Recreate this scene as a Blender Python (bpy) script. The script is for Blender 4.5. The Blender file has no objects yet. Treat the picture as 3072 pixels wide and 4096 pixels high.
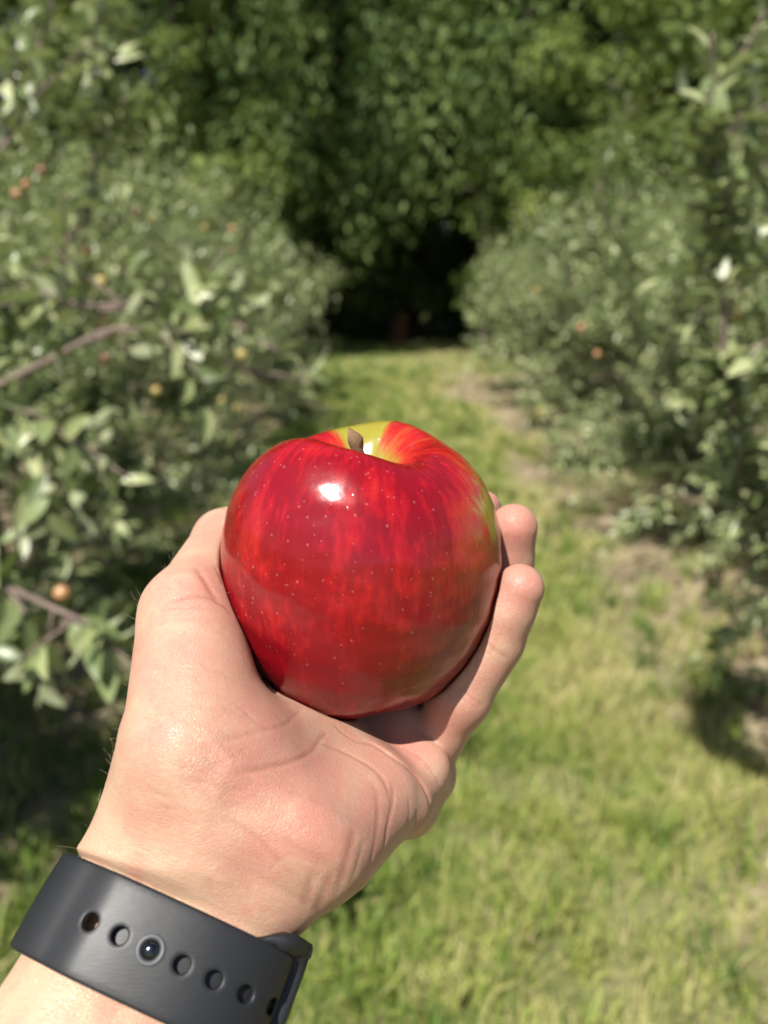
import bpy, math, random
import numpy as np
from mathutils import Vector, Matrix, Quaternion

random.seed(7)
RNG = np.random.default_rng(11)
scene = bpy.context.scene
COL = scene.collection
R = math.radians

# ------------------------------------------------------------------ camera
EYE = Vector((0.0, 0.0, 1.50))
PITCH = 16.6
cam_data = bpy.data.cameras.new('camera')
cam = bpy.data.objects.new('camera', cam_data)
COL.objects.link(cam)
cam.location = EYE
cam.rotation_euler = (R(90.0 - PITCH), 0.0, 0.0)
cam_data.sensor_fit = 'VERTICAL'
cam_data.sensor_height = 34.6
cam_data.sensor_width = 25.95
cam_data.lens = 34.6 * 2950.0 / 4096.0
cam_data.clip_start = 0.01
cam_data.clip_end = 500.0
cam_data.dof.use_dof = True
cam_data.dof.focus_distance = 0.186
cam_data.dof.aperture_fstop = cam_data.lens / 2.9      # 2.9 mm pupil of a phone lens
scene.camera = cam

# ------------------------------------------------------------------ sky and sun
SUN_DIR = Vector((-0.29, -0.46, 0.84)).normalized()     # towards the sun
world = bpy.data.worlds.new('World')
scene.world = world
world.use_nodes = True
wn, wl = world.node_tree.nodes, world.node_tree.links
wn.clear()
sky = wn.new('ShaderNodeTexSky')
sky.sky_type = 'NISHITA'
sky.sun_disc = False
sky.sun_elevation = math.asin(SUN_DIR.z)
sky.sun_rotation = math.atan2(SUN_DIR.x, SUN_DIR.y)
sky.altitude = 200
sky.air_density = 1.0
sky.dust_density = 1.2
bg = wn.new('ShaderNodeBackground')
bg.inputs['Strength'].default_value = 0.058
wo = wn.new('ShaderNodeOutputWorld')
wl.new(sky.outputs[0], bg.inputs[0])
wl.new(bg.outputs[0], wo.inputs[0])

sun_data = bpy.data.lights.new('sun', 'SUN')
sun_data.energy = 4.8
sun_data.angle = R(0.53)
sun_data.color = (1.0, 0.955, 0.88)
sun = bpy.data.objects.new('sun', sun_data)
COL.objects.link(sun)
sun.rotation_euler = SUN_DIR.to_track_quat('Z', 'Y').to_euler()
sun.location = (0, 0, 30)

vs = scene.view_settings
vs.view_transform = 'Standard'
vs.look = 'None'
vs.exposure = 0.86
vs.gamma = 1.0
vs.use_curve_mapping = False
scene.display_settings.display_device = 'sRGB'
scene.cycles.max_bounces = 8
scene.cycles.diffuse_bounces = 3
scene.cycles.glossy_bounces = 3
scene.cycles.transmission_bounces = 4
scene.cycles.transparent_max_bounces = 4
scene.cycles.use_denoising = True
scene.cycles.sample_clamp_indirect = 6.0

# ------------------------------------------------------------------ helpers
def tag(o, label=None, cat=None, group=None, kind=None):
    if label: o['label'] = label
    if cat: o['category'] = cat
    if group: o['group'] = group
    if kind: o['kind'] = kind
    return o

def link(o, parent=None):
    COL.objects.link(o)
    if parent is not None:
        o.parent = parent
    return o

def empty(name, loc=(0, 0, 0)):
    o = bpy.data.objects.new(name, None)
    o.empty_display_size = 0.05
    o.location = loc
    return link(o)

def mesh_np(name, V, faces, mat=None, smooth=True):
    """faces: list of (n,k) int arrays, each of one polygon size"""
    me = bpy.data.meshes.new(name)
    V = np.asarray(V, np.float32)
    faces = [np.asarray(f, np.int32) for f in faces if len(f)]
    me.vertices.add(len(V))
    me.vertices.foreach_set('co', V.ravel())
    nl = sum(f.size for f in faces)
    npoly = sum(len(f) for f in faces)
    me.loops.add(nl)
    me.loops.foreach_set('vertex_index', np.concatenate([f.ravel() for f in faces]))
    me.polygons.add(npoly)
    tot = np.concatenate([np.full(len(f), f.shape[1], np.int32) for f in faces])
    st = np.concatenate([[0], np.cumsum(tot)[:-1]]).astype(np.int32)
    me.polygons.foreach_set('loop_start', st)
    me.polygons.foreach_set('loop_total', tot)
    me.polygons.foreach_set('use_smooth', np.full(npoly, smooth))
    me.update(calc_edges=True)
    me.validate()
    if mat: me.materials.append(mat)
    return me

def attr(me, name, arr):
    a = me.attributes.new(name, 'FLOAT', 'POINT')
    a.data.foreach_set('value', np.asarray(arr, np.float32))

def new_mat(name):
    m = bpy.data.materials.new(name)
    m.use_nodes = True
    nt = m.node_tree
    nt.nodes.clear()
    out = nt.nodes.new('ShaderNodeOutputMaterial')
    return m, nt, out

class N:
    """tiny node builder"""
    def __init__(s, nt): s.nt = nt
    def __call__(s, typ, ins=None, **kw):
        n = s.nt.nodes.new(typ)
        for k, v in kw.items(): setattr(n, k, v)
        for k, v in (ins or {}).items():
            sock = n.inputs[k]
            if isinstance(v, bpy.types.NodeSocket): s.nt.links.new(v, sock)
            else: sock.default_value = v
        return n
    def math(s, op, a, b=0.0, c=None, clamp=False):
        ins = {0: a, 1: b}
        if c is not None: ins[2] = c
        return s('ShaderNodeMath', ins, operation=op, use_clamp=clamp).outputs[0]
    def mix(s, f, a, b, blend='MIX'):
        n = s.nt.nodes.new('ShaderNodeMix')
        n.data_type = 'RGBA'; n.blend_type = blend
        for sock, v in ((n.inputs[0], f), (n.inputs[6], a), (n.inputs[7], b)):
            if isinstance(v, bpy.types.NodeSocket): s.nt.links.new(v, sock)
            else: sock.default_value = v if not isinstance(v, tuple) or len(v) == 4 else (*v, 1.0)
        return n.outputs[2]
    def ramp(s, f, stops, interp='LINEAR'):
        n = s.nt.nodes.new('ShaderNodeValToRGB')
        n.color_ramp.interpolation = interp
        e = n.color_ramp.elements
        while len(e) < len(stops): e.new(0.5)
        for el, (p, c) in zip(e, stops):
            el.position = p
            el.color = (c, c, c, 1) if not isinstance(c, tuple) else (*c, 1)
        s.nt.links.new(f, n.inputs[0])
        return n.outputs[0]
    def smooth(s, x, lo, hi, a=0.0, b=1.0):
        return s('ShaderNodeMapRange', {0: x, 1: lo, 2: hi, 3: a, 4: b}, interpolation_type='SMOOTHSTEP').outputs[0]
    def noise(s, vec, scale, detail=3, rough=0.55, dist=0.0):
        return s('ShaderNodeTexNoise', {'Vector': vec, 'Scale': scale, 'Detail': detail, 'Roughness': rough, 'Distortion': dist}).outputs[0]

# camera frame (x right, y up, d = distance along the view axis, millimetres) -> world metres
_CM = Matrix.Translation(EYE) @ Matrix.Rotation(R(90.0 - PITCH), 4, 'X')
CM = np.array(_CM)
def c2w(p):
    p = np.asarray(p, float) * 1e-3
    q = np.stack([p[..., 0], p[..., 1], -p[..., 2]], -1)
    return q @ CM[:3, :3].T + CM[:3, 3]
FPX = 2950.0
def pxd(U, V, d):
    return np.array([(U - 1536.0) / FPX * d, (2048.0 - V) / FPX * d, d])
# ------------------------------------------------------------------ ground
LANE_L, LANE_R = -1.28, 1.22          # edges of the mown grass between the rows
ROW_L, ROW_R = -2.05, 2.40

def vnoise(x, y, f, seed=0):
    """cheap smooth value noise"""
    x = np.asarray(x) * f; y = np.asarray(y) * f
    xi, yi = np.floor(x).astype(int), np.floor(y).astype(int)
    def h(a, b):
        n = (a * 374761393 + b * 668265263 + seed * 1442695) & 0x7fffffff
        n = (n ^ (n >> 13)) * 1274126177 & 0x7fffffff
        return ((n ^ (n >> 16)) & 0xffff) / 65535.0
    u, v = x - xi, y - yi
    u, v = u * u * (3 - 2 * u), v * v * (3 - 2 * v)
    return (h(xi, yi) * (1 - u) + h(xi + 1, yi) * u) * (1 - v) + (h(xi, yi + 1) * (1 - u) + h(xi + 1, yi + 1) * u) * v

def ground_z(x, y):
    return 0.05 * (vnoise(x, y, 0.35, 1) - 0.5) + 0.02 * (vnoise(x, y, 2.1, 2) - 0.5)

def lane_mask(x, y):
    """1 in the grass, 0 on the bare strips under the trees"""
    w = (vnoise(x, y, 0.8, 5) - 0.5) * 0.75 + (vnoise(x, y, 3.0, 6) - 0.5) * 0.55
    m = np.clip((x - (LANE_L + w)) / 0.22, 0, 1) * np.clip(((LANE_R + w * 0.8) - x) / 0.22, 0, 1)
    out = np.clip((np.abs(x - 0.2) - 4.2) / 0.3, 0, 1)
    end = np.clip((y - 14.0 + w * 3) / 0.8, 0, 1)
    return np.maximum(np.maximum(m, out), end)

def build_ground():
    xs = np.concatenate([[-160, -90, -50, -30, -18], np.linspace(-10, 10, 101), [18, 30, 50, 90, 160]])
    ys = np.concatenate([[-160, -90, -50, -25], np.linspace(-10, 26, 181), [34, 50, 90, 160, 260]])
    X, Y = np.meshgrid(xs, ys, indexing='ij')
    Z = ground_z(X, Y) * (np.abs(X) < 30)
    V = np.stack([X, Y, Z], -1).reshape(-1, 3)
    i, j = np.meshgrid(np.arange(len(xs) - 1), np.arange(len(ys) - 1), indexing='ij'); k = len(ys)
    Q = np.stack([i * k + j, (i + 1) * k + j, (i + 1) * k + j + 1, i * k + j + 1], -1).reshape(-1, 4)
    m, nt, out = new_mat('soil'); n = N(nt)
    tc = n('ShaderNodeTexCoord').outputs['Object']
    at = n('ShaderNodeAttribute', attribute_name='lane').outputs['Fac']
    a = n.noise(tc, 3.0, 5, 0.6, 0.4); b = n.noise(tc, 17.0, 5, 0.65, 0.2); c = n.noise(tc, 90.0, 3, 0.6)
    dirt = n.ramp(n.math('ADD', n.math('MULTIPLY', a, 0.55), n.math('MULTIPLY', b, 0.5)), [(0.30, (0.085, 0.062, 0.045)), (0.50, (0.20, 0.155, 0.10)), (0.68, (0.40, 0.33, 0.215))])
    lawn = n.ramp(n.math('ADD', n.math('MULTIPLY', a, 0.5), n.math('MULTIPLY', b, 0.5)), [(0.32, (0.075, 0.085, 0.03)), (0.5, (0.12, 0.135, 0.045)), (0.68, (0.25, 0.215, 0.11))])
    col = n.mix(at, dirt, lawn)
    col = n.mix(n.math('MULTIPLY', n.smooth(c, 0.5, 0.75), 0.35), col, (0.42, 0.35, 0.23))
    bump = n('ShaderNodeBump', {'Strength': 0.7, 'Distance': 0.03, 'Height': n.math('ADD', b, n.math('MULTIPLY', c, 0.4))})
    bs = n('ShaderNodeBsdfPrincipled', {'Base Color': col, 'Roughness': 0.95, 'Specular IOR Level': 0.2, 'Normal': bump.outputs[0]})
    nt.links.new(bs.outputs[0], out.inputs[0])
    me = mesh_np('ground', V, [Q], m)
    attr(me, 'lane', lane_mask(V[:, 0], V[:, 1]))
    o = link(bpy.data.objects.new('ground', me)); o['kind'] = 'structure'

# ------------------------------------------------------------------ grass
def blade_batch(x, y, L, w, lean, tint, rng):
    n = len(x)
    a = rng.uniform(0, 2 * math.pi, n); dx, dy = np.cos(a), np.sin(a)
    b = a + math.pi / 2 + rng.uniform(-.6, .6, n); sx, sy = np.cos(b) * w / 2, np.sin(b) * w / 2
    z = ground_z(x, y) - 0.004
    V = np.empty((n, 5, 3))
    h1, o1 = L * 0.55 * np.cos(lean * 0.6), L * 0.55 * np.sin(lean * 0.6)
    h2, o2 = h1 + L * 0.45 * np.cos(lean * 1.5), o1 + L * 0.45 * np.sin(lean * 1.5)
    V[:, 0] = np.stack([x - sx, y - sy, z], -1); V[:, 1] = np.stack([x + sx, y + sy, z], -1)
    V[:, 2] = np.stack([x + dx * o1 + sx * .8, y + dy * o1 + sy * .8, z + h1], -1)
    V[:, 3] = np.stack([x + dx * o1 - sx * .8, y + dy * o1 - sy * .8, z + h1], -1)
    V[:, 4] = np.stack([x + dx * o2, y + dy * o2, z + np.maximum(h2, 0.008)], -1)
    return V, tint

def leafy_mat(name, stops, under=None, trans=0.35, rough=0.5, tcol=(0.28, 0.36, 0.05), spec=0.4, attr_name='tint', var=0.25):
    m, nt, out = new_mat(name); n = N(nt)
    at = n('ShaderNodeAttribute', attribute_name=attr_name).outputs['Fac']
    col = n.ramp(at, stops)
    tr = n.mix(0.55, col, (*tcol, 1))
    if under is not None:
        back = n('ShaderNodeNewGeometry').outputs['Backfacing']
        col = n.mix(back, col, under)
    bs = n('ShaderNodeBsdfPrincipled', {'Base Color': col, 'Roughness': rough, 'Specular IOR Level': spec})
    t = n('ShaderNodeBsdfTranslucent', {'Color': tr})
    mx = n('ShaderNodeMixShader', {0: trans, 1: bs.outputs[0], 2: t.outputs[0]})
    nt.links.new(mx.outputs[0], out.inputs[0])
    return m

def build_grass():
    rng = np.random.default_rng(5)
    VV, TT = [], []
    def zone(n, x0, x1, y0, y1, L0, L1, w0, w1, keep_dirt, power=1.0):
        x = rng.uniform(x0, x1, n); y = y0 + (y1 - y0) * rng.uniform(0, 1, n) ** power
        m = lane_mask(x, y)
        clump = vnoise(x, y, 4.5, 9)
        k = rng.uniform(0, 1, n) < np.maximum(m * (0.12 + 0.88 * np.clip((clump * 0.6 + vnoise(x, y, 1.7, 19) * 0.5 - 0.28) / 0.3, 0, 1)), keep_dirt * (clump > 0.45))
        x, y, m, clump = x[k], y[k], m[k], clump[k]; n = len(x)
        L = rng.uniform(L0, L1, n) * (0.6 + 0.7 * clump) * np.where(rng.random(n) < 0.05, 1.7, 1.0)
        dry = vnoise(x, y, 1.1, 12) * 0.6 + vnoise(x, y, 3.7, 13) * 0.4
        tint = np.clip(0.78 * dry + 0.20 * np.clip(x, -1.3, 1.1) + rng.normal(0, 0.20, n) + 0.08, 0, 1)
        v, t = blade_batch(x, y, L, rng.uniform(w0, w1, n), np.abs(rng.normal(0.75, 0.38, n)), tint, rng)
        VV.append(v); TT.append(t)
    def tufts(n, per, x0, x1, y0, y1, L0, L1, w0, w1, dirt):
        cx = rng.uniform(x0, x1, n); cy = y0 + (y1 - y0) * rng.uniform(0, 1, n)
        k = rng.uniform(0, 1, n) < np.maximum(lane_mask(cx, cy), dirt); cx, cy = cx[k], cy[k]
        m = len(cx); s = rng.uniform(0.5, 1.3, m); tt = np.clip(rng.normal(0.42, 0.22, m), 0, 1)
        x = np.repeat(cx, per) + rng.normal(0, 1, m * per) * np.repeat(s, per) * 0.028
        y = np.repeat(cy, per) + rng.normal(0, 1, m * per) * np.repeat(s, per) * 0.028
        L = rng.uniform(L0, L1, m * per) * np.repeat(s, per)
        v, t = blade_batch(x, y, L, rng.uniform(w0, w1, m * per), np.abs(rng.normal(0.6, 0.3, m * per)), np.clip(np.repeat(tt, per) + rng.normal(0, .1, m * per), 0, 1), rng)
        VV.append(v); TT.append(t)
    tufts(700, 26, -1.9, 2.0, 0.8, 3.4, 0.08, 0.17, 0.004, 0.008, 0.5)
    tufts(800, 22, -2.4, 2.4, 3.4, 8.0, 0.09, 0.18, 0.007, 0.012, 0.25)
    tufts(600, 18, -2.6, 2.6, 8.0, 15.0, 0.09, 0.18, 0.012, 0.02, 0.1)
    zone(95000, -1.9, 1.9, 0.75, 3.2, 0.05, 0.12, 0.0028, 0.0055, 0.28)
    zone(60000, -2.6, 2.8, 3.2, 7.5, 0.05, 0.11, 0.006, 0.010, 0.20)
    zone(48000, -3.2, 3.2, 7.5, 15.0, 0.05, 0.11, 0.011, 0.018, 0.10)
    zone(26000, -7.0, 7.0, 14.0, 24.0, 0.05, 0.12, 0.02, 0.035, 0.10)
    zone(9000, -2.2, 2.2, -3.5, 0.75, 0.06, 0.13, 0.01, 0.016, 0.10)
    V = np.concatenate(VV); n = len(V); b = np.arange(n)[:, None] * 5
    m = leafy_mat('grass_blade', [(0.0, (0.045, 0.098, 0.020)), (0.24, (0.11, 0.195, 0.034)), (0.46, (0.27, 0.34, 0.065)), (0.66, (0.44, 0.43, 0.14)), (0.9, (0.58, 0.48, 0.26))],
                  None, 0.30, 0.55, (0.26, 0.34, 0.05), 0.35)
    me = mesh_np('grass', V.reshape(-1, 3), [np.concatenate([b, b + 1, b + 2, b + 3], 1), np.concatenate([b + 3, b + 2, b + 4], 1)], m, False)
    attr(me, 'tint', np.repeat(np.concatenate(TT), 5))
    o = link(bpy.data.objects.new('grass', me)); tag(o, 'mown grass with dry straw patches growing down the lane', 'grass', kind='stuff')

# ------------------------------------------------------------------ leaves
LEAF = np.array([(0, 0, 0), (-.16, .30, .055), (0, .32, 0), (.16, .30, .055), (-.175, .62, .04), (0, .64, -.03), (.175, .62, .04), (0, 1.0, -.15)])
LEAF_Q = np.array([(1, 2, 5, 4), (2, 3, 6, 5)]); LEAF_T = np.array([(0, 2, 1), (0, 3, 2), (4, 5, 7), (5, 6, 7)])

def frames(dirs, ups):
    d = dirs / np.linalg.norm(dirs, axis=1)[:, None]
    s = np.cross(d, ups); s /= np.linalg.norm(s, axis=1)[:, None] + 1e-9
    return s, d, np.cross(s, d)

def leaf_verts(o, s, d, n, L):
    return o[:, None] + L[:, None, None] * (LEAF[None, :, :1] * s[:, None] + LEAF[None, :, 1:2] * d[:, None] + LEAF[None, :, 2:] * n[:, None])

def shoots_to_leaves(base, tip, spacing, L0, L1, rng, sag=0.10):
    """alternate leaves along slightly curved shoots"""
    O, S, D, Nn, LL = [], [], [], [], []
    for a, b in zip(base, tip):
        ax = b - a; ln = np.linalg.norm(ax); ax = ax / ln
        k = max(5, int(ln / spacing))
        t = (np.arange(k) + rng.uniform(0, 1)) / k
        p = a + (b - a) * t[:, None]; p[:, 2] -= sag * ln * np.sin(t * math.pi) * 0.6
        ref = np.array([0.37, 0.21, 0.9]) if abs(ax[2]) < 0.8 else np.array([1.0, 0.2, 0])
        u = np.cross(ax, ref); u /= np.linalg.norm(u); v = np.cross(ax, u)
        an = np.arange(k) * 2.4 + rng.uniform(0, 6.3)
        rad = np.cos(an)[:, None] * u + np.sin(an)[:, None] * v
        open_ = rng.uniform(0.55, 1.15, k)[:, None]
        d = rad * np.sin(open_) + ax * np.cos(open_) + np.array([0, 0, -0.18]) + rng.normal(0, .16, (k, 3))
        up = ax * 0.75 + np.array([0, 0, 0.65]) + rng.normal(0, .30, (k, 3))
        s, d, n = frames(d, up)
        O.append(p + rng.normal(0, .008, (k, 3))); S.append(s); D.append(d); Nn.append(n)
        LL.append(rng.uniform(L0, L1, k) * np.interp(t, [0, .15, .75, 1], [0.75, 1.0, 1.0, 0.55]))
    return [np.concatenate(q) for q in (O, S, D, Nn, LL)]

def w2px(p):
    q = (p - CM[:3, 3]) @ CM[:3, :3]
    d = -q[..., 2]
    dd = np.where(d > 0.05, d, 0.05)
    return 1536 + FPX * q[..., 0] / dd, 2048 - FPX * q[..., 1] / dd, d

def crown_env(z, h, r0):
    t = np.clip((z - 0.35) / (h - 0.35), 0, 1)
    return r0 * np.interp(t, [0, 0.12, 0.3, 0.55, 0.8, 1.0], [0.70, 0.95, 1.0, 0.90, 0.64, 0.24])

FRUITS = [  # photo pixel, colour, label
    (65, 778, 'blush', 'small blurred peach-coloured apple, lowest of three at the left edge', 2.3), (106, 741, 'blush', 'small peach-coloured apple just above another near the left edge', 2.35),
    (167, 685, 'rust', 'small dull rusty apple, topmost of three near the left edge', 2.4), (551, 847, 'rust', 'small brownish apple high in the left row beside a yellow one', 3.1),
    (602, 884, 'gold', 'small orange-yellow apple in the upper middle of the left row', 3.0), (819, 912, 'gold', 'small yellow apple in the left row between two orange ones', 3.6),
    (931, 917, 'blush', 'small orange apple high at the lane side of the left row', 4.0), (931, 1003, 'rust', 'small brown apple hanging under an orange one in the left row', 4.0),
    (352, 1000, 'blush', 'small pale pink apple above the long branch on the left', 2.6), (407, 1130, 'gold', 'small dull yellow apple right above the long branch on the left', 2.0),
    (398, 1296, 'gold', 'small yellow apple, upper of a pair at the branch fork on the left', 1.95), (452, 1326, 'gold', 'small yellow apple, lower of a pair at the branch fork on the left', 1.95),
    (968, 1421, 'gold', 'small yellow apple at the lane end of the lower left branch', 2.0), (421, 1436, 'rust', 'small dull red apple below the branch fork on the left', 2.0),
    (626, 1565, 'gold', 'small bright yellow apple low in the middle of the left row', 2.5), (889, 1602, 'gold', 'small yellow apple low on the left, left of a close pair', 3.6),
    (948, 1630, 'gold', 'small yellow apple low on the left, right of a close pair', 3.7), (248, 2374, 'blush', 'small orange apple on the low twig beside the thumb', 1.55),
    (2944, 1263, 'gold', 'yellow apple beside the tall leafy shoot on the right', 1.9), (2324, 1311, 'blush', 'small peach-coloured apple in the middle of the right row', 3.0),
    (2143, 1163, 'gold', 'small dull yellow apple high at the lane side of the right row', 4.2), (2163, 1644, 'gold', 'small yellow apple low at the lane side of the right row', 3.8),
    (2389, 1417, 'blush', 'small orange apple below a peach-coloured one in the right row', 3.1)]


def apple_tree(x, y, h, r0, nsh, spacing, L0, L1, label, mats, seed, extra=(), pieces=0, no_cut=False):
    rng = np.random.default_rng(seed)
    root = empty('apple_tree', (x, y, float(ground_z(x, y))))
    tag(root, label, 'apple tree', 'apple trees in two rows beside the grass lane')
    base0 = np.array([x, y, float(ground_z(x, y))])
    VV, FF, off = [], {}, 0
    def add(pts, rad, ns):
        nonlocal off
        v, f = tube(catmull(pts, max(6, len(pts) * 4)), np.interp(np.linspace(0, 1, max(6, len(pts) * 4)), np.linspace(0, 1, len(rad)), rad), ns, True, 0.06, seed)
        VV.append(v)
        for q in f: FF.setdefault(q.shape[1], []).append(q + off)
        off += len(v)
    lean = rng.normal(0, .08, 2)
    trunk = [base0 + [0, 0, -.05], base0 + [lean[0] * .3, lean[1] * .3, .5], base0 + [lean[0], lean[1], 1.2], base0 + [lean[0] * 1.4, lean[1] * 1.2, h * 0.8]]
    add(trunk, [0.062, 0.048, 0.036, 0.012], 9)
    tk = catmull(trunk, 40)
    B, T = [], []
    nl = 11
    for i in range(nl):
        t = 0.22 + 0.72 * (i + rng.uniform(0, .6)) / nl
        p0 = tk[int(t * 39)]; a = i * 2.39996 + rng.uniform(-.4, .4)
        rr = crown_env(p0[2] + 0.1, h, r0) * rng.uniform(0.65, 0.95)
        p2 = p0 + [rr * math.cos(a), rr * math.sin(a), rng.uniform(0.0, 0.35)]
        p1 = (p0 + p2) / 2 + [0, 0, rng.uniform(0.02, 0.14)]
        add([p0, p1, p2], [0.020, 0.013, 0.005], 6)
        pts = catmull([p0, p1, p2], 12)
        for k in range(int(nsh / nl)):
            q = pts[int(rng.uniform(0.12, 1) ** 0.7 * 11)]
            a2 = a + rng.normal(0, 0.9); up = rng.uniform(0.0, 2.4)
            dr = np.array([math.cos(a2), math.sin(a2), up]); dr /= np.linalg.norm(dr)
            B.append(q); T.append(q + dr * rng.uniform(0.22, 0.58))
    n_limb = len(B)
    for k in range(int(nsh * 0.35)):      # upright water shoots at the top and fill at the skirt
        z = h * rng.uniform(0.5, 0.86) if k % 3 else rng.uniform(0.45, 0.9)
        a = rng.uniform(0, 6.28); rr = crown_env(z, h, r0) * math.sqrt(rng.uniform(0.05, 0.9))
        q = base0 + [rr * math.cos(a), rr * math.sin(a), z]
        dr = np.array([math.cos(a) * .35, math.sin(a) * .35, 1.0 if k % 3 else -0.1]) + rng.normal(0, .15, 3); dr /= np.linalg.norm(dr)
        B.append(q); T.append(q + dr * rng.uniform(0.3, 0.65))
    n_own = len(B)
    for e in extra:                       # limbs that reach out over the lane
        pts = np.array(e['pts']); add(np.vstack([tk[14], (tk[14] + pts[0]) / 2 + [0, 0, .06], pts]), e.get('rad', [0.011, 0.009, 0.0065, 0.005, 0.0025]), 7)
        P = catmull(pts, 24)
        for k in range(e.get('n', 8)):
            q = P[int(rng.uniform(0.05, 1) * 23)]
            dr = np.array(e.get('dir', (0, 0, 0.4))) + rng.normal(0, e.get('spread', .6), 3); dr /= np.linalg.norm(dr)
            B.append(q); T.append(q + dr * rng.uniform(*e.get('len', (0.12, 0.32))))
        for r in range(e.get('tip', 1)):
            for k in range(0, 20, 2): B.append(P[k] + rng.normal(0, .012, 3)); T.append(P[min(k + 4, 23)])
    B, T = np.array(B), np.array(T)
    # nothing but the reaching limbs grows into the walkway
    wood = np.r_[np.ones(n_limb, bool), np.zeros(n_own - n_limb, bool), np.ones(len(T) - n_own, bool)]
    k = (np.abs(T[:, 0] - 0.18) > 0.74) | (np.arange(len(T)) >= n_own); B, T, wood = B[k], T[k], wood[k]
    for i in range(0, len(B), 3 if nsh > 150 else 5):
        if not wood[i]: continue
        add([B[i], (B[i] + T[i]) / 2, T[i]], [0.0045, 0.0035, 0.002], 4)
    tr = mesh_np('trunk', np.concatenate(VV) - base0, [np.concatenate(v) for v in FF.values()], mats['bark'])
    link(bpy.data.objects.new('trunk', tr), root)
    O, S, D, Nn, LL = shoots_to_leaves(B, T, spacing, L0, L1, rng)
    # keep leaves clear of the camera and the hand
    dist = np.linalg.norm(O - CM[:3, 3], axis=1); keep = dist > 0.62
    for u, v, _, _, fd in FRUITS:          # each apple hangs in a small gap of its own
        ax = P3(u, v, fd) - CM[:3, 3]; ln = np.linalg.norm(ax); ax /= ln
        q = O + D * LL[:, None] * 0.4 - CM[:3, 3]; t = q @ ax
        keep &= ~((t < ln + 0.02) & (np.linalg.norm(q - t[:, None] * ax, axis=1) < 0.026 + 0.045 * t / ln))
    O, S, D, Nn, LL = O[keep], S[keep], D[keep], Nn[keep], LL[keep]; dist = dist[keep]
    tint = np.clip(rng.normal(0.5, 0.24, len(O)), 0, 1)
    U, Vp, d = w2px(O)
    single = np.zeros(len(O), bool)
    if pieces:
        vis = (U > -150) & (U < 3222) & (Vp > -150) & (Vp < 4200) & (d > 0.2)
        cand = np.nonzero(vis)[0]
        cand = cand[np.argsort(d[cand])][:pieces]
        single[cand] = True
    r = ~single
    V = leaf_verts(O[r], S[r], D[r], Nn[r], LL[r]); n = len(V); b = np.arange(n)[:, None, None] * 8
    me = mesh_np('crown', V.reshape(-1, 3) - base0, [(LEAF_Q[None] + b).reshape(-1, 4), (LEAF_T[None] + b).reshape(-1, 3)], mats['leaf'])
    attr(me, 'tint', np.repeat(tint[r], 8))
    c = link(bpy.data.objects.new('crown', me), root); c['kind'] = 'stuff'
    for i in np.nonzero(single)[0]:
        lm = mats['leaf_mesh'][int(tint[i] * 3.999)]
        o = bpy.data.objects.new('leaf', lm)
        M = np.eye(4); M[:3, 0], M[:3, 1], M[:3, 2], M[:3, 3] = S[i] * LL[i], D[i] * LL[i], Nn[i] * LL[i], O[i] - base0
        o.matrix_basis = Matrix(M.tolist())
        link(o, root)
    return root

def orchard_mats():
    leaf = leafy_mat('apple_leaf', [(0.0, (0.072, 0.112, 0.038)), (0.35, (0.165, 0.210, 0.078)), (0.65, (0.30, 0.335, 0.148)), (1.0, (0.47, 0.49, 0.26))],
                     (0.35, 0.38, 0.225, 1), 0.22, 0.38, (0.22, 0.32, 0.06), 0.55)
    m, nt, out = new_mat('bark'); n = N(nt)
    tc = n('ShaderNodeTexCoord').outputs['Object']
    c = n.mix(n.noise(tc, 40.0, 4, 0.65), (0.10, 0.072, 0.058), (0.27, 0.20, 0.165))
    b = n('ShaderNodeBump', {'Strength': 0.6, 'Distance': 0.01, 'Height': n.noise(tc, 120.0, 3, 0.6)})
    bs = n('ShaderNodeBsdfPrincipled', {'Base Color': c, 'Roughness': 0.85, 'Normal': b.outputs[0]})
    nt.links.new(bs.outputs[0], out.inputs[0])
    lm = []
    for k in range(4):
        V = LEAF.copy()
        V[:, 2] += (-0.10, 0.0, 0.05, -0.16)[k] * V[:, 1] ** 2 + (0.10, 0.02, 0.16, 0.05)[k] * np.abs(V[:, 0])
        # a finer outline for the leaves seen large
        ts = np.linspace(0, 1, 8); w = 0.20 * np.sin(math.pi * ts ** 0.82) ** 0.85 * (1 - 0.12 * ts)
        zc = -0.13 * ts ** 2 + (-0.12, 0.0, 0.08, -0.22)[k] * ts ** 2
        fold = (0.30, 0.15, 0.55, 0.25)[k]
        P = []
        for t, ww, z in zip(ts, w, zc):
            P += [(-ww, t, z + ww * fold + 0.012 * math.sin(t * 21)), (0, t, z), (ww, t, z + ww * fold + 0.012 * math.cos(t * 19))]
        Q = []
        for i in range(7):
            a = i * 3; Q += [(a, a + 1, a + 4, a + 3), (a + 1, a + 2, a + 5, a + 4)]
        me = mesh_np('leaf', P, [np.array(Q)], leaf)
        attr(me, 'tint', np.full(len(P), (0.2, 0.42, 0.6, 0.82)[k]))
        lm.append(me)
    return {'leaf': leaf, 'bark': m, 'leaf_mesh': lm}

def P3(U, V, d):
    return c2w(pxd(U, V, d * 1000.0))

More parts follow.
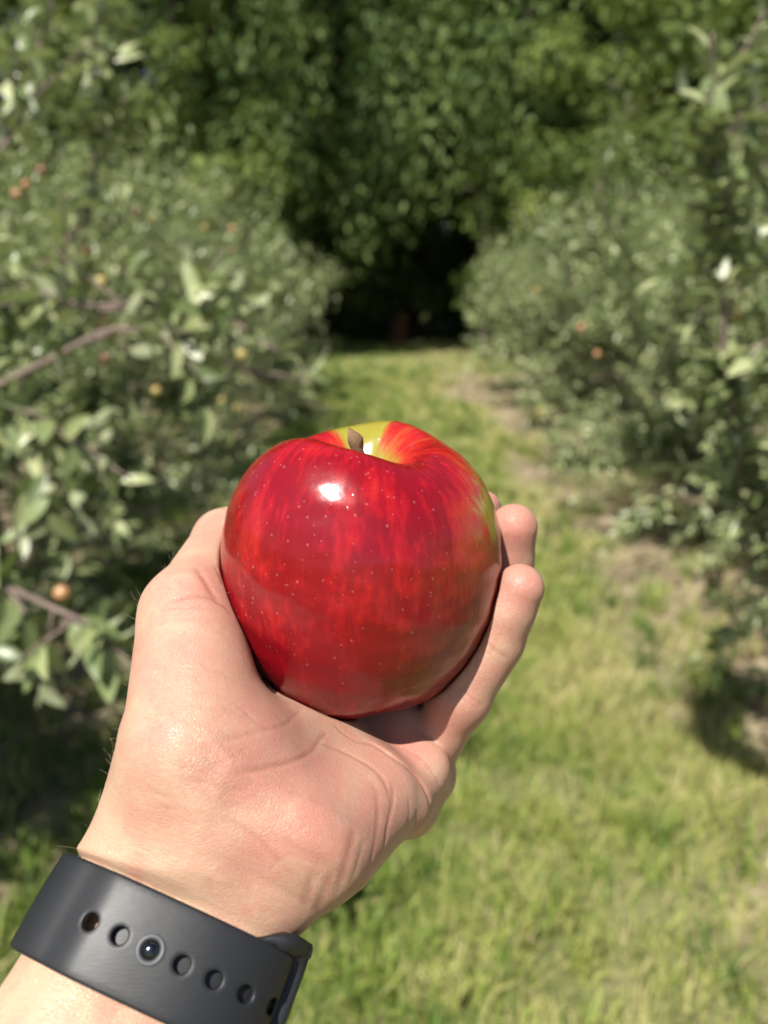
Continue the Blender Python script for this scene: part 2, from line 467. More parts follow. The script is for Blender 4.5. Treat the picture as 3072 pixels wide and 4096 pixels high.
def build_orchard():
    M = orchard_mats()
    # near left tree: limbs that cross the left third of the photo
    exL = [dict(pts=[P3(-900, 1300, 1.75), P3(0, 1228, 1.45), P3(520, 1222, 1.35), P3(1010, 1205, 1.42)], n=26, dir=(0.25, -0.05, 0.55), spread=.55, len=(.10, .26)),
           dict(pts=[P3(-700, 1900, 1.6), P3(180, 1450, 1.35), P3(480, 1318, 1.28), P3(780, 1410, 1.35), P3(1010, 1490, 1.42)], n=20, dir=(0.3, 0, -0.1), spread=.6, len=(.10, .24)),
           dict(pts=[P3(-700, 1700, 1.5), P3(0, 1640, 1.25), P3(200, 1690, 1.22), P3(420, 1720, 1.25)], n=14, dir=(0.2, 0, -0.3), spread=.6, len=(.08, .2)),
           dict(pts=[P3(-900, 2000, 1.5), P3(-200, 2250, 1.2), P3(230, 2440, 1.12), P3(400, 2510, 1.1)], n=13, dir=(0.2, 0, -0.3), spread=.6, len=(.08, .17)),
           dict(pts=[P3(-500, 1500, 1.5), P3(-50, 700, 1.55), P3(150, 300, 1.7), P3(130, 90, 1.8)], n=26, dir=(0.2, 0, 0.8), spread=.45, len=(.12, .3)),
           dict(pts=[P3(-300, 1400, 1.9), P3(330, 900, 1.8), P3(350, 420, 1.75), P3(440, 230, 1.8)], n=22, dir=(0.1, 0, 0.9), spread=.4, len=(.12, .28))]
    exR = [dict(pts=[P3(3150, 2400, 1.75), P3(2930, 1700, 1.5), P3(2880, 900, 1.38), P3(2840, 380, 1.32)], rad=[.010, .008, .006, .005, .0045, .003], n=60, dir=(0.05, 0, 0.75), spread=.5, len=(.08, .2), tip=3),
           dict(pts=[P3(3600, 2000, 1.9), P3(3200, 1300, 1.6), P3(3060, 700, 1.5), P3(2980, 420, 1.5)], rad=[.010, .008, .006, .005, .0045, .003], n=40, dir=(0, 0, 0.7), spread=.5, len=(.10, .25))]
    exR2 = [dict(pts=[P3(2560, 1100, 3.6), P3(2400, 800, 3.5), P3(2485, 500, 3.5)], n=14, dir=(0.05, 0, 1), spread=.25, len=(.12, .25), tip=2)]
    left = [(-2.15, 1.7, 1.75, 1.38, exL), (-2.0, 3.6, 2.25, 1.42, ()), (-2.0, 5.5, 2.55, 1.42, ()), (-1.95, 7.4, 2.5, 1.38, ()), (-1.9, 9.3, 2.25, 1.36, ()), (-1.85, 11.3, 2.15, 1.36, ())]
    right = [(2.35, 2.1, 1.45, 1.30, exR), (2.35, 4.0, 2.15, 1.40, exR2), (2.35, 5.9, 2.35, 1.42, ()), (2.35, 7.8, 2.3, 1.38, ()), (2.3, 9.7, 2.25, 1.32, ()), (2.3, 11.6, 2.2, 1.30, ())]
    ordn = ['nearest', 'second', 'third', 'fourth', 'fifth', 'last']
    for side, rows in (('left', left), ('right', right)):
        for i, (x, y, h, r, ex) in enumerate(rows):
            lab = (f'{ordn[i]} grey-green apple tree of the row on the {side} side of the lane' if i else
                   ('tall bushy apple tree nearest on the left, twigs reaching over the lane' if side == 'left' else 'apple tree nearest on the right with one tall upright leafy shoot'))
            n, sp, a, b, pc = ((760, .021, .052, .080, 300), (760, .022, .054, .080, 300), (640, .027, .060, .088, 0), (420, .036, .075, .105, 0), (360, .040, .085, .12, 0), (340, .042, .085, .12, 0))[i]
            if side == 'right' and i < 3: n = int(n * 1.35)
            apple_tree(x, y, h, r, n, sp, a, b, lab, M, 100 + i * 7 + (side == 'left') * 50, ex, pc, False)
    # the rows go on behind the photographer
    for x, y in ((-2.1, -0.9), (-2.1, -3.2), (2.5, -0.6), (2.5, -2.9)):
        apple_tree(x, y, 2.8, 1.2, 110, .06, .10, .14, 'apple tree of the %s row standing %s the photographer' % ('left' if x < 0 else 'right', 'beside' if y > -1 else 'well behind'), M, int(900 + x * 10 + y * 7), (), 0)

# ------------------------------------------------------------------ small apples on the trees
def build_fruit():
    prof = catmull([(0.0, 0.30), (0.10, 0.34), (0.26, 0.46), (0.42, 0.34), (0.50, 0.05), (0.44, -0.26), (0.28, -0.44), (0.12, -0.42), (0.0, -0.36)], 15)
    prof[:, 0] = np.clip(prof[:, 0], 0.004, None)
    nu = 18; a = np.arange(nu) / nu * 2 * math.pi
    V = np.stack([prof[:, :1] * np.cos(a), prof[:, :1] * np.sin(a), np.repeat(prof[:, 1:], nu, 1)], -1).reshape(-1, 3)
    i, j = np.meshgrid(np.arange(14), np.arange(nu), indexing='ij'); j2 = (j + 1) % nu
    Q = np.stack([i * nu + j, (i + 1) * nu + j, (i + 1) * nu + j2, i * nu + j2], -1).reshape(-1, 4)
    cols = {'gold': ((0.40, 0.28, 0.075), (0.36, 0.31, 0.11)), 'blush': ((0.46, 0.20, 0.10), (0.44, 0.30, 0.14)), 'rust': ((0.22, 0.085, 0.055), (0.26, 0.15, 0.08))}
    meshes = {}
    m2, nt, out = new_mat('fruit_stalk'); n = N(nt)
    bs = n('ShaderNodeBsdfPrincipled', {'Base Color': (0.12, 0.08, 0.04, 1), 'Roughness': 0.8}); nt.links.new(bs.outputs[0], out.inputs[0])
    tv, tf = tube([(0, 0, 0.28), (0.02, 0, 0.5), (0.07, 0.02, 0.75)], [0.04, 0.03, 0.035], 6)
    stalk = mesh_np('stalk', tv, tf, m2)
    for k, (c0, c1) in cols.items():
        m, nt, out = new_mat('fruit_' + k); n = N(nt)
        tc = n('ShaderNodeTexCoord').outputs['Object']
        c = n.mix(n.smooth(n.noise(tc, 2.5, 3, 0.6, 0.3), 0.4, 0.62), c0, c1)
        bs = n('ShaderNodeBsdfPrincipled', {'Base Color': c, 'Roughness': 0.35}); nt.links.new(bs.outputs[0], out.inputs[0])
        meshes[k] = mesh_np('apple', V, [Q], m)
    rng = np.random.default_rng(3)
    for u, v, k, lab, dist in FRUITS:
        o = bpy.data.objects.new('apple', meshes[k])
        o.location = P3(u, v, dist)
        s = 0.032 * rng.uniform(0.9, 1.15); o.scale = (s, s, s * 0.95)
        o.rotation_euler = (rng.normal(0, .3), rng.normal(0, .3), rng.uniform(0, 6.28))
        link(o)
        tag(o, lab, 'apple', 'small apples ripening on the trees')
        link(bpy.data.objects.new('stalk', stalk), o)

# ------------------------------------------------------------------ wood at the end of the lane
def clump_crown(rng, cents, rads, per, size, hang=0.0, squash=0.75):
    """leaf-sized faces scattered through many clumps"""
    P = []; Nn = []
    for c, r in zip(cents, rads):
        k = int(per * r ** 1.6)
        q = rng.normal(0, 1, (k, 3)); q /= np.linalg.norm(q, axis=1)[:, None]
        rad = r * rng.uniform(0.35, 1, k)[:, None] ** 0.5
        p = q * rad * np.array([1, 1, squash]) * (0.8 if hang else 1)
        if hang: p[:, 2] -= np.abs(rng.normal(0, hang, k))
        P.append(c + p); Nn.append(q + np.array([0, 0, 0.55]) + rng.normal(0, .55, (k, 3)))
    P = np.concatenate(P); Nn = np.concatenate(Nn); n = len(P)
    nn = Nn / np.linalg.norm(Nn, axis=1)[:, None]
    t = rng.normal(0, 1, (n, 3)); t[:, 2] -= 0.8 + 2.5 * (hang > 0)
    t -= nn * (t * nn).sum(1)[:, None]; t /= np.linalg.norm(t, axis=1)[:, None]
    s = np.cross(t, nn); L = size * rng.uniform(0.6, 1.3, n)[:, None]; w = L * (0.62 if not hang else 0.42)
    V = np.stack([P, P + t * L * .5 + s * w * .5 + nn * L * 0.08, P + t * L - nn * L * 0.12, P + t * L * .5 - s * w * .5 + nn * L * 0.08], 1)
    return V

def build_thicket():
    """the unlit depth of the wood, one mass of leaves behind the last trees"""
    rng = np.random.default_rng(77)
    n = 420
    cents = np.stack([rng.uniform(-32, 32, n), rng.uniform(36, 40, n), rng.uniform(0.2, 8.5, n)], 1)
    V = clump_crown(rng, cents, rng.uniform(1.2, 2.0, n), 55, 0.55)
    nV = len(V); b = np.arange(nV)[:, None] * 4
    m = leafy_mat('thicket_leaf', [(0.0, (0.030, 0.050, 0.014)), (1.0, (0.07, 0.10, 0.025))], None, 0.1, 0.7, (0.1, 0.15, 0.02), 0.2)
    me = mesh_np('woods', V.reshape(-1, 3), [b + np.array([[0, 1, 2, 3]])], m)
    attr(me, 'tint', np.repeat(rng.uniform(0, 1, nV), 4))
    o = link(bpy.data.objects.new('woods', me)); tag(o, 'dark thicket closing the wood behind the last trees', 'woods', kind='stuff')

def build_stump():
    rng = np.random.default_rng(4)
    pts = catmull([(0, 0, -.1), (0, 0, .12), (.02, .01, .45), (.05, 0, .74)], 12)
    V, F = tube(pts, np.interp(np.linspace(0, 1, 12), [0, .2, .5, 1], [.42, .31, .27, .25]), 20, True, 0.07, 8)
    V[-20:, 2] += rng.uniform(-.05, .07, 20)
    m, nt, out = new_mat('rotten_wood'); n = N(nt)
    tc = n('ShaderNodeTexCoord').outputs['Object']
    c = n.mix(n.noise(tc, 9.0, 4, 0.65), (0.07, 0.026, 0.014), (0.13, 0.05, 0.026))
    bs = n('ShaderNodeBsdfPrincipled', {'Base Color': c, 'Roughness': 0.9}); nt.links.new(bs.outputs[0], out.inputs[0])
    o = bpy.data.objects.new('tree_stump', mesh_np('tree_stump', V, F, m)); o.location = (0.42, 23.2, 0.0)
    link(o); tag(o, 'reddish brown stump standing dim in the black hollow at the lane end', 'tree stump')

def build_wood():
    rng = np.random.default_rng(21)
    mat_bright = leafy_mat('maple_leaf', [(0.0, (0.060, 0.095, 0.024)), (0.5, (0.140, 0.190, 0.048)), (1.0, (0.27, 0.32, 0.085))], None, 0.38, 0.65, (0.22, 0.29, 0.05), 0.2)
    mat_dark = leafy_mat('weeping_leaf', [(0.0, (0.040, 0.076, 0.024)), (0.5, (0.100, 0.158, 0.048)), (1.0, (0.19, 0.25, 0.08))], None, 0.33, 0.65, (0.15, 0.24, 0.04), 0.2)
    m, nt, out = new_mat('forest_bark'); n = N(nt)
    tc = n('ShaderNodeTexCoord').outputs['Object']
    c = n.mix(n.noise(tc, 6.0, 4, 0.65), (0.035, 0.028, 0.022), (0.12, 0.10, 0.08))
    bs = n('ShaderNodeBsdfPrincipled', {'Base Color': c, 'Roughness': 0.9}); nt.links.new(bs.outputs[0], out.inputs[0])
    bark = m
    protos = []
    for k in range(6):
        weep = k in (0, 1); NPC = 330
        H = (13.5, 12.5, 14.5, 13.0, 15.0, 12.5)[k]; zb = (3.3, 3.5, 0.9, 0.8, 0.9, 0.4)[k]; RR = (3.2, 3.0, 3.4, 3.1, 3.5, 3.2)[k]
        nc = 175
        t = rng.uniform(0, 1, nc); z = zb + (H - zb) * t ** 0.9
        env = RR * np.interp(t, [0, .2, .5, .8, 1], [.80, 1.0, .95, .65, .2])
        a = rng.uniform(0, 6.28, nc); rr = env * rng.uniform(0.25, 1, nc) ** 0.5
        cents = np.stack([rr * np.cos(a), rr * np.sin(a), z], 1)
        rads = rng.uniform(0.45, 1.0, nc)
        V = clump_crown(rng, cents, rads, NPC, 0.19, 0.5 if weep else 0.0, 1.9 if weep else 0.75)
        nV = len(V); b = np.arange(nV)[:, None] * 4
        me = mesh_np('crown', V.reshape(-1, 3), [b + np.array([[0, 1, 2, 3]])], mat_dark if weep else mat_bright)
        base_t = np.repeat(rng.uniform(0.1, 0.9, nc), [int(NPC * r ** 1.6) for r in rads])
        attr(me, 'tint', np.repeat(np.clip(base_t + rng.normal(0, .15, nV), 0, 1), 4))
        VV, FF, off = [], {}, 0
        pts = [[(0, 0, -.3), (.1, .05, 2), (0.0, .1, 5), (.1, 0, H * .85)]]; rad = [[.28, .22, .16, .04]]
        for i in range(9):
            a = i * 2.4 + rng.uniform(-.3, .3); z0 = rng.uniform(2.0, H * .6); L = RR * rng.uniform(.6, .9)
            pts.append([(0, 0, z0), (L * .5 * math.cos(a), L * .5 * math.sin(a), z0 + .7), (L * math.cos(a), L * math.sin(a), z0 + rng.uniform(.4, 1.6))]); rad.append([.09, .06, .02])
        for p, r in zip(pts, rad):
            v, f = tube(catmull(p, 12), np.interp(np.linspace(0, 1, 12), np.linspace(0, 1, len(r)), r), 9, True, .08, k)
            VV.append(v)
            for q in f: FF.setdefault(q.shape[1], []).append(q + off)
            off += len(v)
        tm = mesh_np('trunk', np.concatenate(VV), [np.concatenate(v) for v in FF.values()], bark)
        protos.append((me, tm))
    spots = [  # x, y, kind, scale, label
        (-2.5, 19.3, 0, 1.15, 'weeping dark green tree hanging over the black hollow at the lane end, left one'),
        (2.7, 19.7, 1, 1.15, 'weeping dark green tree right of the black hollow at the lane end'),
        (-4.6, 18.6, 3, .95, 'broad green tree rising behind the left apple row, next to the weeping tree'),
        (-8.6, 18.0, 2, .95, 'tall green tree at the far left behind the apple row'),
        (5.2, 18.4, 4, .98, 'bright green leafy tree right of the weeping trees'),
        (9.2, 18.6, 2, 1.0, 'tall bright green tree behind the right apple row with blue sky between its branches'),
        (13.2, 19.5, 3, 1.0, 'tall green tree at the far right end of the wood'),
        (-12.6, 19.5, 4, 1.0, 'tall green tree at the far left end of the wood'),
        (-2.6, 25.5, 5, 1.05, 'low-branched shaded tree deep in the wood left of the hollow'),
        (1.0, 26.5, 5, 1.1, 'low-branched shaded tree closing the back of the dark hollow'),
        (4.6, 25.5, 5, 1.05, 'low-branched shaded tree deep in the wood right of the hollow'),
        (-7.5, 25.0, 4, 1.1, 'shaded tree in the second line of the wood on the left'),
        (9.0, 25.5, 4, 1.1, 'shaded tree in the second line of the wood on the right'),
        (-13.5, 27.0, 2, 1.1, 'shaded tree in the second line at the far left'),
        (14.5, 27.0, 4, 1.1, 'shaded tree in the second line at the far right'),
        (-0.8, 32.0, 3, 1.15, 'hidden tree in the third line behind the hollow'),
        (3.4, 32.5, 5, 1.15, 'third-line tree behind the hollow, right one'),
        (-5.2, 32.0, 5, 1.15, 'third-line tree behind the hollow, left one')]
    for i, (x, y, k, s, lab) in enumerate(spots):
        name = 'weeping_tree' if k < 2 else 'forest_tree'
        r = empty(name, (x, y, 0.0)); r.scale = (s, s, s); r.rotation_euler = (0, 0, i * 1.7)
        tag(r, lab, 'tree', 'trees of the wood at the end of the lane')
        for nm, me in (('crown', protos[k][0]), ('trunk', protos[k][1])):
            o = link(bpy.data.objects.new(nm, me), r)
            if nm == 'crown': o['kind'] = 'stuff'
# ------------------------------------------------------------------ the apple in the hand
AP_C = np.array([-7.0, -15.0, 218.0])                      # centre, camera frame, mm
_up = np.array([0.0, math.cos(R(PITCH)), -math.sin(R(PITCH))])
AP_UP = _up + np.array([0.03, 0.0, 0.02]); AP_UP /= np.linalg.norm(AP_UP)
AP_X = np.array([1.0, 0, 0]); AP_X -= AP_UP * AP_X.dot(AP_UP); AP_X /= np.linalg.norm(AP_X)
AP_Y = np.cross(AP_UP, AP_X)                               # roughly away from the camera
if AP_Y[2] < 0: AP_Y = -AP_Y
# profile, mm: radius, height (stem cavity -> shoulder -> calyx basin)
AP_PROF = np.array([(0.0, 19.0), (1.6, 19.6), (4.2, 23.5), (7.5, 29.0), (11.5, 33.6), (16.0, 36.4), (20.5, 37.4), (25.0, 36.2),
                    (30.0, 32.4), (34.6, 26.3), (38.0, 18.4), (40.0, 9.0), (40.4, -1.0), (39.4, -10.5), (37.0, -19.5),
                    (33.2, -27.6), (28.6, -34.2), (23.0, -38.8), (17.5, -40.8), (13.0, -40.0), (9.0, -36.5), (5.0, -32.5), (2.0, -31.0), (0.0, -30.8)]) * np.array([1.0, 0.97])

def catmull(P, n):
    P = np.asarray(P, float)
    Q = np.vstack([2 * P[0] - P[1], P, 2 * P[-1] - P[-2]])
    t = np.linspace(0, len(P) - 1 - 1e-9, n)
    i = t.astype(int); f = (t - i)[:, None]
    a, b, c, d = Q[i], Q[i + 1], Q[i + 2], Q[i + 3]
    return 0.5 * (2 * b + (c - a) * f + (2 * a - 5 * b + 4 * c - d) * f ** 2 + (3 * b - a - 3 * c + d) * f ** 3)

def ap_lobe(phi, r, z):
    """uneven shoulders and a five-lobed base; phi = 0 towards +X, -pi/2 towards the viewer"""
    top = np.clip((z - 8) / 30, 0, 1)
    bot = np.clip((-z - 8) / 32, 0, 1)
    dz = top * (0.5 * np.cos(phi - 1.6) + 2.9 * np.cos(2 * phi - 2.1) + 0.8 * np.cos(3 * phi + 0.9) + 0.5 * np.cos(5 * phi + 1.0)) * np.clip(r / 14, 0, 1)
    dz += bot * (1.0 * np.cos(5 * phi + 0.3) + 0.8 * np.cos(2 * phi + 1.0)) * np.clip(r / 14, 0, 1)
    k = 1 + 0.008 * np.cos(2 * phi + 0.6) + 0.008 * np.cos(3 * phi - 0.8) + 0.006 * np.cos(5 * phi + 1.0) * (1 + bot)
    return k, dz

def build_apple_mesh(nu=200, nv=170):
    prof = catmull(AP_PROF, nv)
    prof[:, 0] = np.clip(prof[:, 0], 0, None)
    phi = np.arange(nu) / nu * 2 * math.pi
    r = prof[:, 0][:, None]; z = prof[:, 1][:, None]
    k, dz = ap_lobe(phi[None], r, z)
    rr = r * k; zz = z + dz
    lump = 0.16 * np.sin(3.1 * phi + 0.21 * z + 1.0) * np.cos(0.27 * z + 2.0 * np.sin(phi)) + 0.12 * np.sin(7 * phi + 0.33 * z) * np.sin(0.45 * z + 1.3) \
        + 0.07 * np.sin(13 * phi - 0.5 * z + 0.6) * np.cos(0.8 * z + 3 * np.cos(phi))
    rr = rr + lump * np.clip(r / 12, 0, 1)
    X = rr * np.cos(phi); Y = rr * np.sin(phi)
    V = np.stack([X, Y, np.broadcast_to(zz, X.shape)], -1)[1:-1]
    n = nv - 2
    V = np.concatenate([V.reshape(-1, 3), [[0, 0, prof[0, 1]], [0, 0, prof[-1, 1]]]])
    i, j = np.meshgrid(np.arange(n - 1), np.arange(nu), indexing='ij')
    j2 = (j + 1) % nu
    q = np.stack([i * nu + j, (i + 1) * nu + j, (i + 1) * nu + j2, i * nu + j2], -1).reshape(-1, 4)
    jj = np.arange(nu); j3 = (jj + 1) % nu
    t1 = np.stack([np.full(nu, n * nu), jj, j3], -1)
    t2 = np.stack([np.full(nu, n * nu + 1), (n - 1) * nu + j3, (n - 1) * nu + jj], -1)
    return V, q, np.concatenate([t1, t2])
AP_V, AP_Q, AP_T = build_apple_mesh()

# radial table of the outer shape, used to let the hand close on it
_sel = (np.hypot(AP_V[:, 0], AP_V[:, 1]) > 14)
_pol = np.arctan2(np.hypot(AP_V[_sel, 0], AP_V[_sel, 1]), AP_V[_sel, 2])
_azi = np.arctan2(AP_V[_sel, 1], AP_V[_sel, 0])
_rad = np.linalg.norm(AP_V[_sel], axis=1)
NP_, NA_ = 48, 48
AP_TAB = np.zeros((NP_, NA_)); _cnt = np.zeros((NP_, NA_))
_ip = np.clip((_pol / math.pi * NP_).astype(int), 0, NP_ - 1); _ia = ((_azi + math.pi) / (2 * math.pi) * NA_).astype(int) % NA_
np.maximum.at(AP_TAB, (_ip, _ia), _rad)
for a in range(NA_):
    ok = np.nonzero(AP_TAB[:, a])[0]
    AP_TAB[:, a] = np.interp(np.arange(NP_), ok, AP_TAB[ok, a])

def apple_sdf(P):
    q = P - AP_C.astype(P.dtype)
    x = q @ AP_X.astype(P.dtype); y = q @ AP_Y.astype(P.dtype); z = q @ AP_UP.astype(P.dtype)
    rho = np.sqrt(x * x + y * y + z * z) + 1e-6
    pol = np.arccos(np.clip(z / rho, -1, 1)) / math.pi * NP_ - 0.5
    azi = (np.arctan2(y, x) + math.pi) / (2 * math.pi) * NA_ - 0.5
    i = np.clip(np.floor(pol).astype(int), 0, NP_ - 2); f = np.clip(pol - i, 0, 1)
    j = np.floor(azi).astype(int); g = azi - j
    j0 = j % NA_; j1 = (j + 1) % NA_
    rr = (AP_TAB[i, j0] * (1 - g) + AP_TAB[i, j1] * g) * (1 - f) + (AP_TAB[i + 1, j0] * (1 - g) + AP_TAB[i + 1, j1] * g) * f
    return (rho - rr).astype(P.dtype)

def apple_world(V):
    p = AP_C + V[:, :1] * AP_X + V[:, 1:2] * AP_Y + V[:, 2:3] * AP_UP
    return c2w(p)

def skin_of_apple():
    m, nt, out = new_mat('apple_skin'); n = N(nt)
    tc = n('ShaderNodeTexCoord').outputs['Object']
    sep = n('ShaderNodeSeparateXYZ', {0: tc})
    x, y, z = sep.outputs
    ang = n.math('ARCTAN2', y, x)
    rad = n.math('SQRT', n.math('ADD', n.math('MULTIPLY', x, x), n.math('MULTIPLY', y, y)))
    polar = n.math('ARCTAN2', rad, z)
    # streaks: noise stretched along the meridians (cos/sin of the angle avoids a seam)
    ca, sa = n.math('COSINE', ang), n.math('SINE', ang)
    sv = n('ShaderNodeCombineXYZ', {0: n.math('MULTIPLY', ca, 5.0), 1: n.math('MULTIPLY', sa, 5.0), 2: n.math('MULTIPLY', polar, 3.2)}).outputs[0]
    st1 = n.noise(sv, 1.3, 5, 0.62, 0.35)
    sv2 = n('ShaderNodeCombineXYZ', {0: n.math('MULTIPLY', ca, 17.0), 1: n.math('MULTIPLY', sa, 17.0), 2: n.math('MULTIPLY', polar, 5.0)}).outputs[0]
    st2 = n.noise(sv2, 1.2, 4, 0.6, 0.3)
    blot = n.noise(tc, 55.0, 3, 0.5, 0.4)
    # how ripe: less red round the stem, on the side turned to the right and away
    side = n.smooth(n.math('ADD', n.math('MULTIPLY', x, 0.80), n.math('MULTIPLY', y, 0.66)), -0.004, 0.041)
    cav = n.smooth(rad, 0.004, 0.023, 1.0, 0.0)
    cav = n.math('MULTIPLY', cav, n.smooth(z, 0.0, 0.02))
    backtop = n.math('MULTIPLY', n.smooth(y, 0.002, 0.018), n.smooth(z, 0.012, 0.034))
    g = n.math('ADD', n.math('MULTIPLY', side, 0.42), n.math('MULTIPLY', cav, 0.55))
    g = n.math('ADD', g, n.math('MULTIPLY', n.math('MULTIPLY', n.smooth(x, 0.020, 0.036), n.smooth(z, 0.004, 0.018)), 0.55))
    g = n.math('ADD', g, n.math('MULTIPLY', backtop, 0.12))
    g = n.math('ADD', g, n.math('MULTIPLY', n.math('SUBTRACT', st1, 0.5), n.smooth(rad, 0.006, 0.024, 0.35, 1.15)))
    g = n.math('ADD', g, n.math('MULTIPLY', n.math('SUBTRACT', st2, 0.5), n.smooth(rad, 0.006, 0.024, 0.10, 0.60)))
    g = n.math('ADD', g, n.math('MULTIPLY', n.math('SUBTRACT', blot, 0.47), 0.62))
    col = n.ramp(g, [(0.0, (0.20, 0.0025, 0.007)), (0.24, (0.325, 0.005, 0.009)), (0.46, (0.375, 0.020, 0.010)),
                     (0.64, (0.36, 0.075, 0.017)), (0.76, (0.36, 0.23, 0.035)), (0.90, (0.30, 0.35, 0.035))])
    olive = n.math('MULTIPLY', n.smooth(n.math('SUBTRACT', x, n.math('MULTIPLY', z, 0.35)), 0.006, 0.036), n.smooth(n.math('ADD', n.math('MULTIPLY', blot, 0.6), n.math('MULTIPLY', st2, 0.6)), 0.42, 0.72))
    col = n.mix(n.math('MULTIPLY', olive, 0.60), col, (0.19, 0.062, 0.014))
    lime = n.math('MULTIPLY', n.smooth(rad, 0.003, 0.0165, 1.0, 0.0), n.smooth(z, 0.0, 0.016))
    wedge = n.math('MULTIPLY', n.smooth(n.math('COSINE', n.math('SUBTRACT', ang, 1.6)), 0.80, 0.99), n.smooth(z, 0.014, 0.026))
    lime = n.math('MAXIMUM', lime, n.math('MULTIPLY', wedge, n.smooth(rad, 0.034, 0.026)))
    lime = n.smooth(n.math('ADD', lime, n.math('MULTIPLY', n.math('SUBTRACT', st2, 0.5), 0.7)), 0.2, 0.8)
    col = n.mix(n.math('MULTIPLY', lime, 0.82), col, n.mix(st2, (0.27, 0.23, 0.032), (0.19, 0.30, 0.028)))
    # lenticels: tiny pale dots of uneven size
    vor = n('ShaderNodeTexVoronoi', {'Vector': tc, 'Scale': 420.0, 'Randomness': 1.0}, feature='F1')
    rnd = n('ShaderNodeSeparateColor', {0: vor.outputs['Color']}).outputs
    size = n('ShaderNodeMapRange', {0: rnd[0], 1: 0.05, 2: 1.0, 3: 0.06, 4: 0.17}).outputs[0]
    dot = n('ShaderNodeMapRange', {0: n.math('SUBTRACT', vor.outputs['Distance'], size), 1: 0.05, 2: -0.07, 3: 0.0, 4: 1.0}).outputs[0]
    dot = n.math('MULTIPLY', dot, n.smooth(size, 0.05, 0.10))
    col = n.mix(n.math('MULTIPLY', dot, 0.24), col, (0.50, 0.22, 0.19))
    # russet scuffs near the base
    rus = n.math('MULTIPLY', n.smooth(n.noise(tc, 95.0, 4, 0.7, 1.2), 0.66, 0.76), n.smooth(z, -0.014, -0.026))
    col = n.mix(n.math('MULTIPLY', rus, 0.55), col, (0.36, 0.16, 0.075))
    wav = n.noise(tc, 120.0, 2, 0.5)
    hgt = n.math('ADD', n.math('MULTIPLY', wav, 0.9), n.math('MULTIPLY', dot, 0.22))
    hgt = n.math('ADD', hgt, n.math('MULTIPLY', n.noise(tc, 330.0, 3, 0.6), 0.30))
    bump = n('ShaderNodeBump', {'Strength': 0.32, 'Distance': 0.0006, 'Height': hgt})
    rough = n.math('ADD', 0.125, n.math('MULTIPLY', n.noise(tc, 160.0, 3), 0.13))
    bs = n('ShaderNodeBsdfPrincipled', {'Base Color': col, 'Roughness': rough, 'IOR': 1.56, 'Normal': bump.outputs[0],
           'Subsurface Weight': 0.12, 'Subsurface Radius': (1.0, 0.25, 0.12), 'Subsurface Scale': 0.002})
    nt.links.new(bs.outputs[0], out.inputs[0])
    return m

def tube(pts, rad, nseg=12, cap=True, jitter=0.0, seed=0):
    """swept tube through pts with a radius per point -> V, [quads, ngon caps]"""
    pts = np.asarray(pts, float); rad = np.broadcast_to(np.asarray(rad, float), (len(pts),))
    tg = np.gradient(pts, axis=0); tg /= np.linalg.norm(tg, axis=1)[:, None] + 1e-12
    ref = np.array([0.31, 0.87, 0.12]); V = []
    rg = np.random.default_rng(seed)
    a = np.arange(nseg) / nseg * 2 * math.pi
    u = np.cross(tg[0], ref); u /= np.linalg.norm(u)
    for p, t, r in zip(pts, tg, rad):
        u = u - t * u.dot(t); u /= np.linalg.norm(u) + 1e-12
        v = np.cross(t, u)
        rr = r * (1 + jitter * rg.uniform(-1, 1, nseg))
        V.append(p + rr[:, None] * (np.cos(a)[:, None] * u + np.sin(a)[:, None] * v))
    V = np.concatenate(V); n = len(pts)
    i, j = np.meshgrid(np.arange(n - 1), np.arange(nseg), indexing='ij'); j2 = (j + 1) % nseg
    q = np.stack([i * nseg + j, i * nseg + j2, (i + 1) * nseg + j2, (i + 1) * nseg + j], -1).reshape(-1, 4)
    F = [q]
    if cap:
        F.append(np.array([np.arange(nseg)[::-1], (n - 1) * nseg + np.arange(nseg)]))
    return V, F

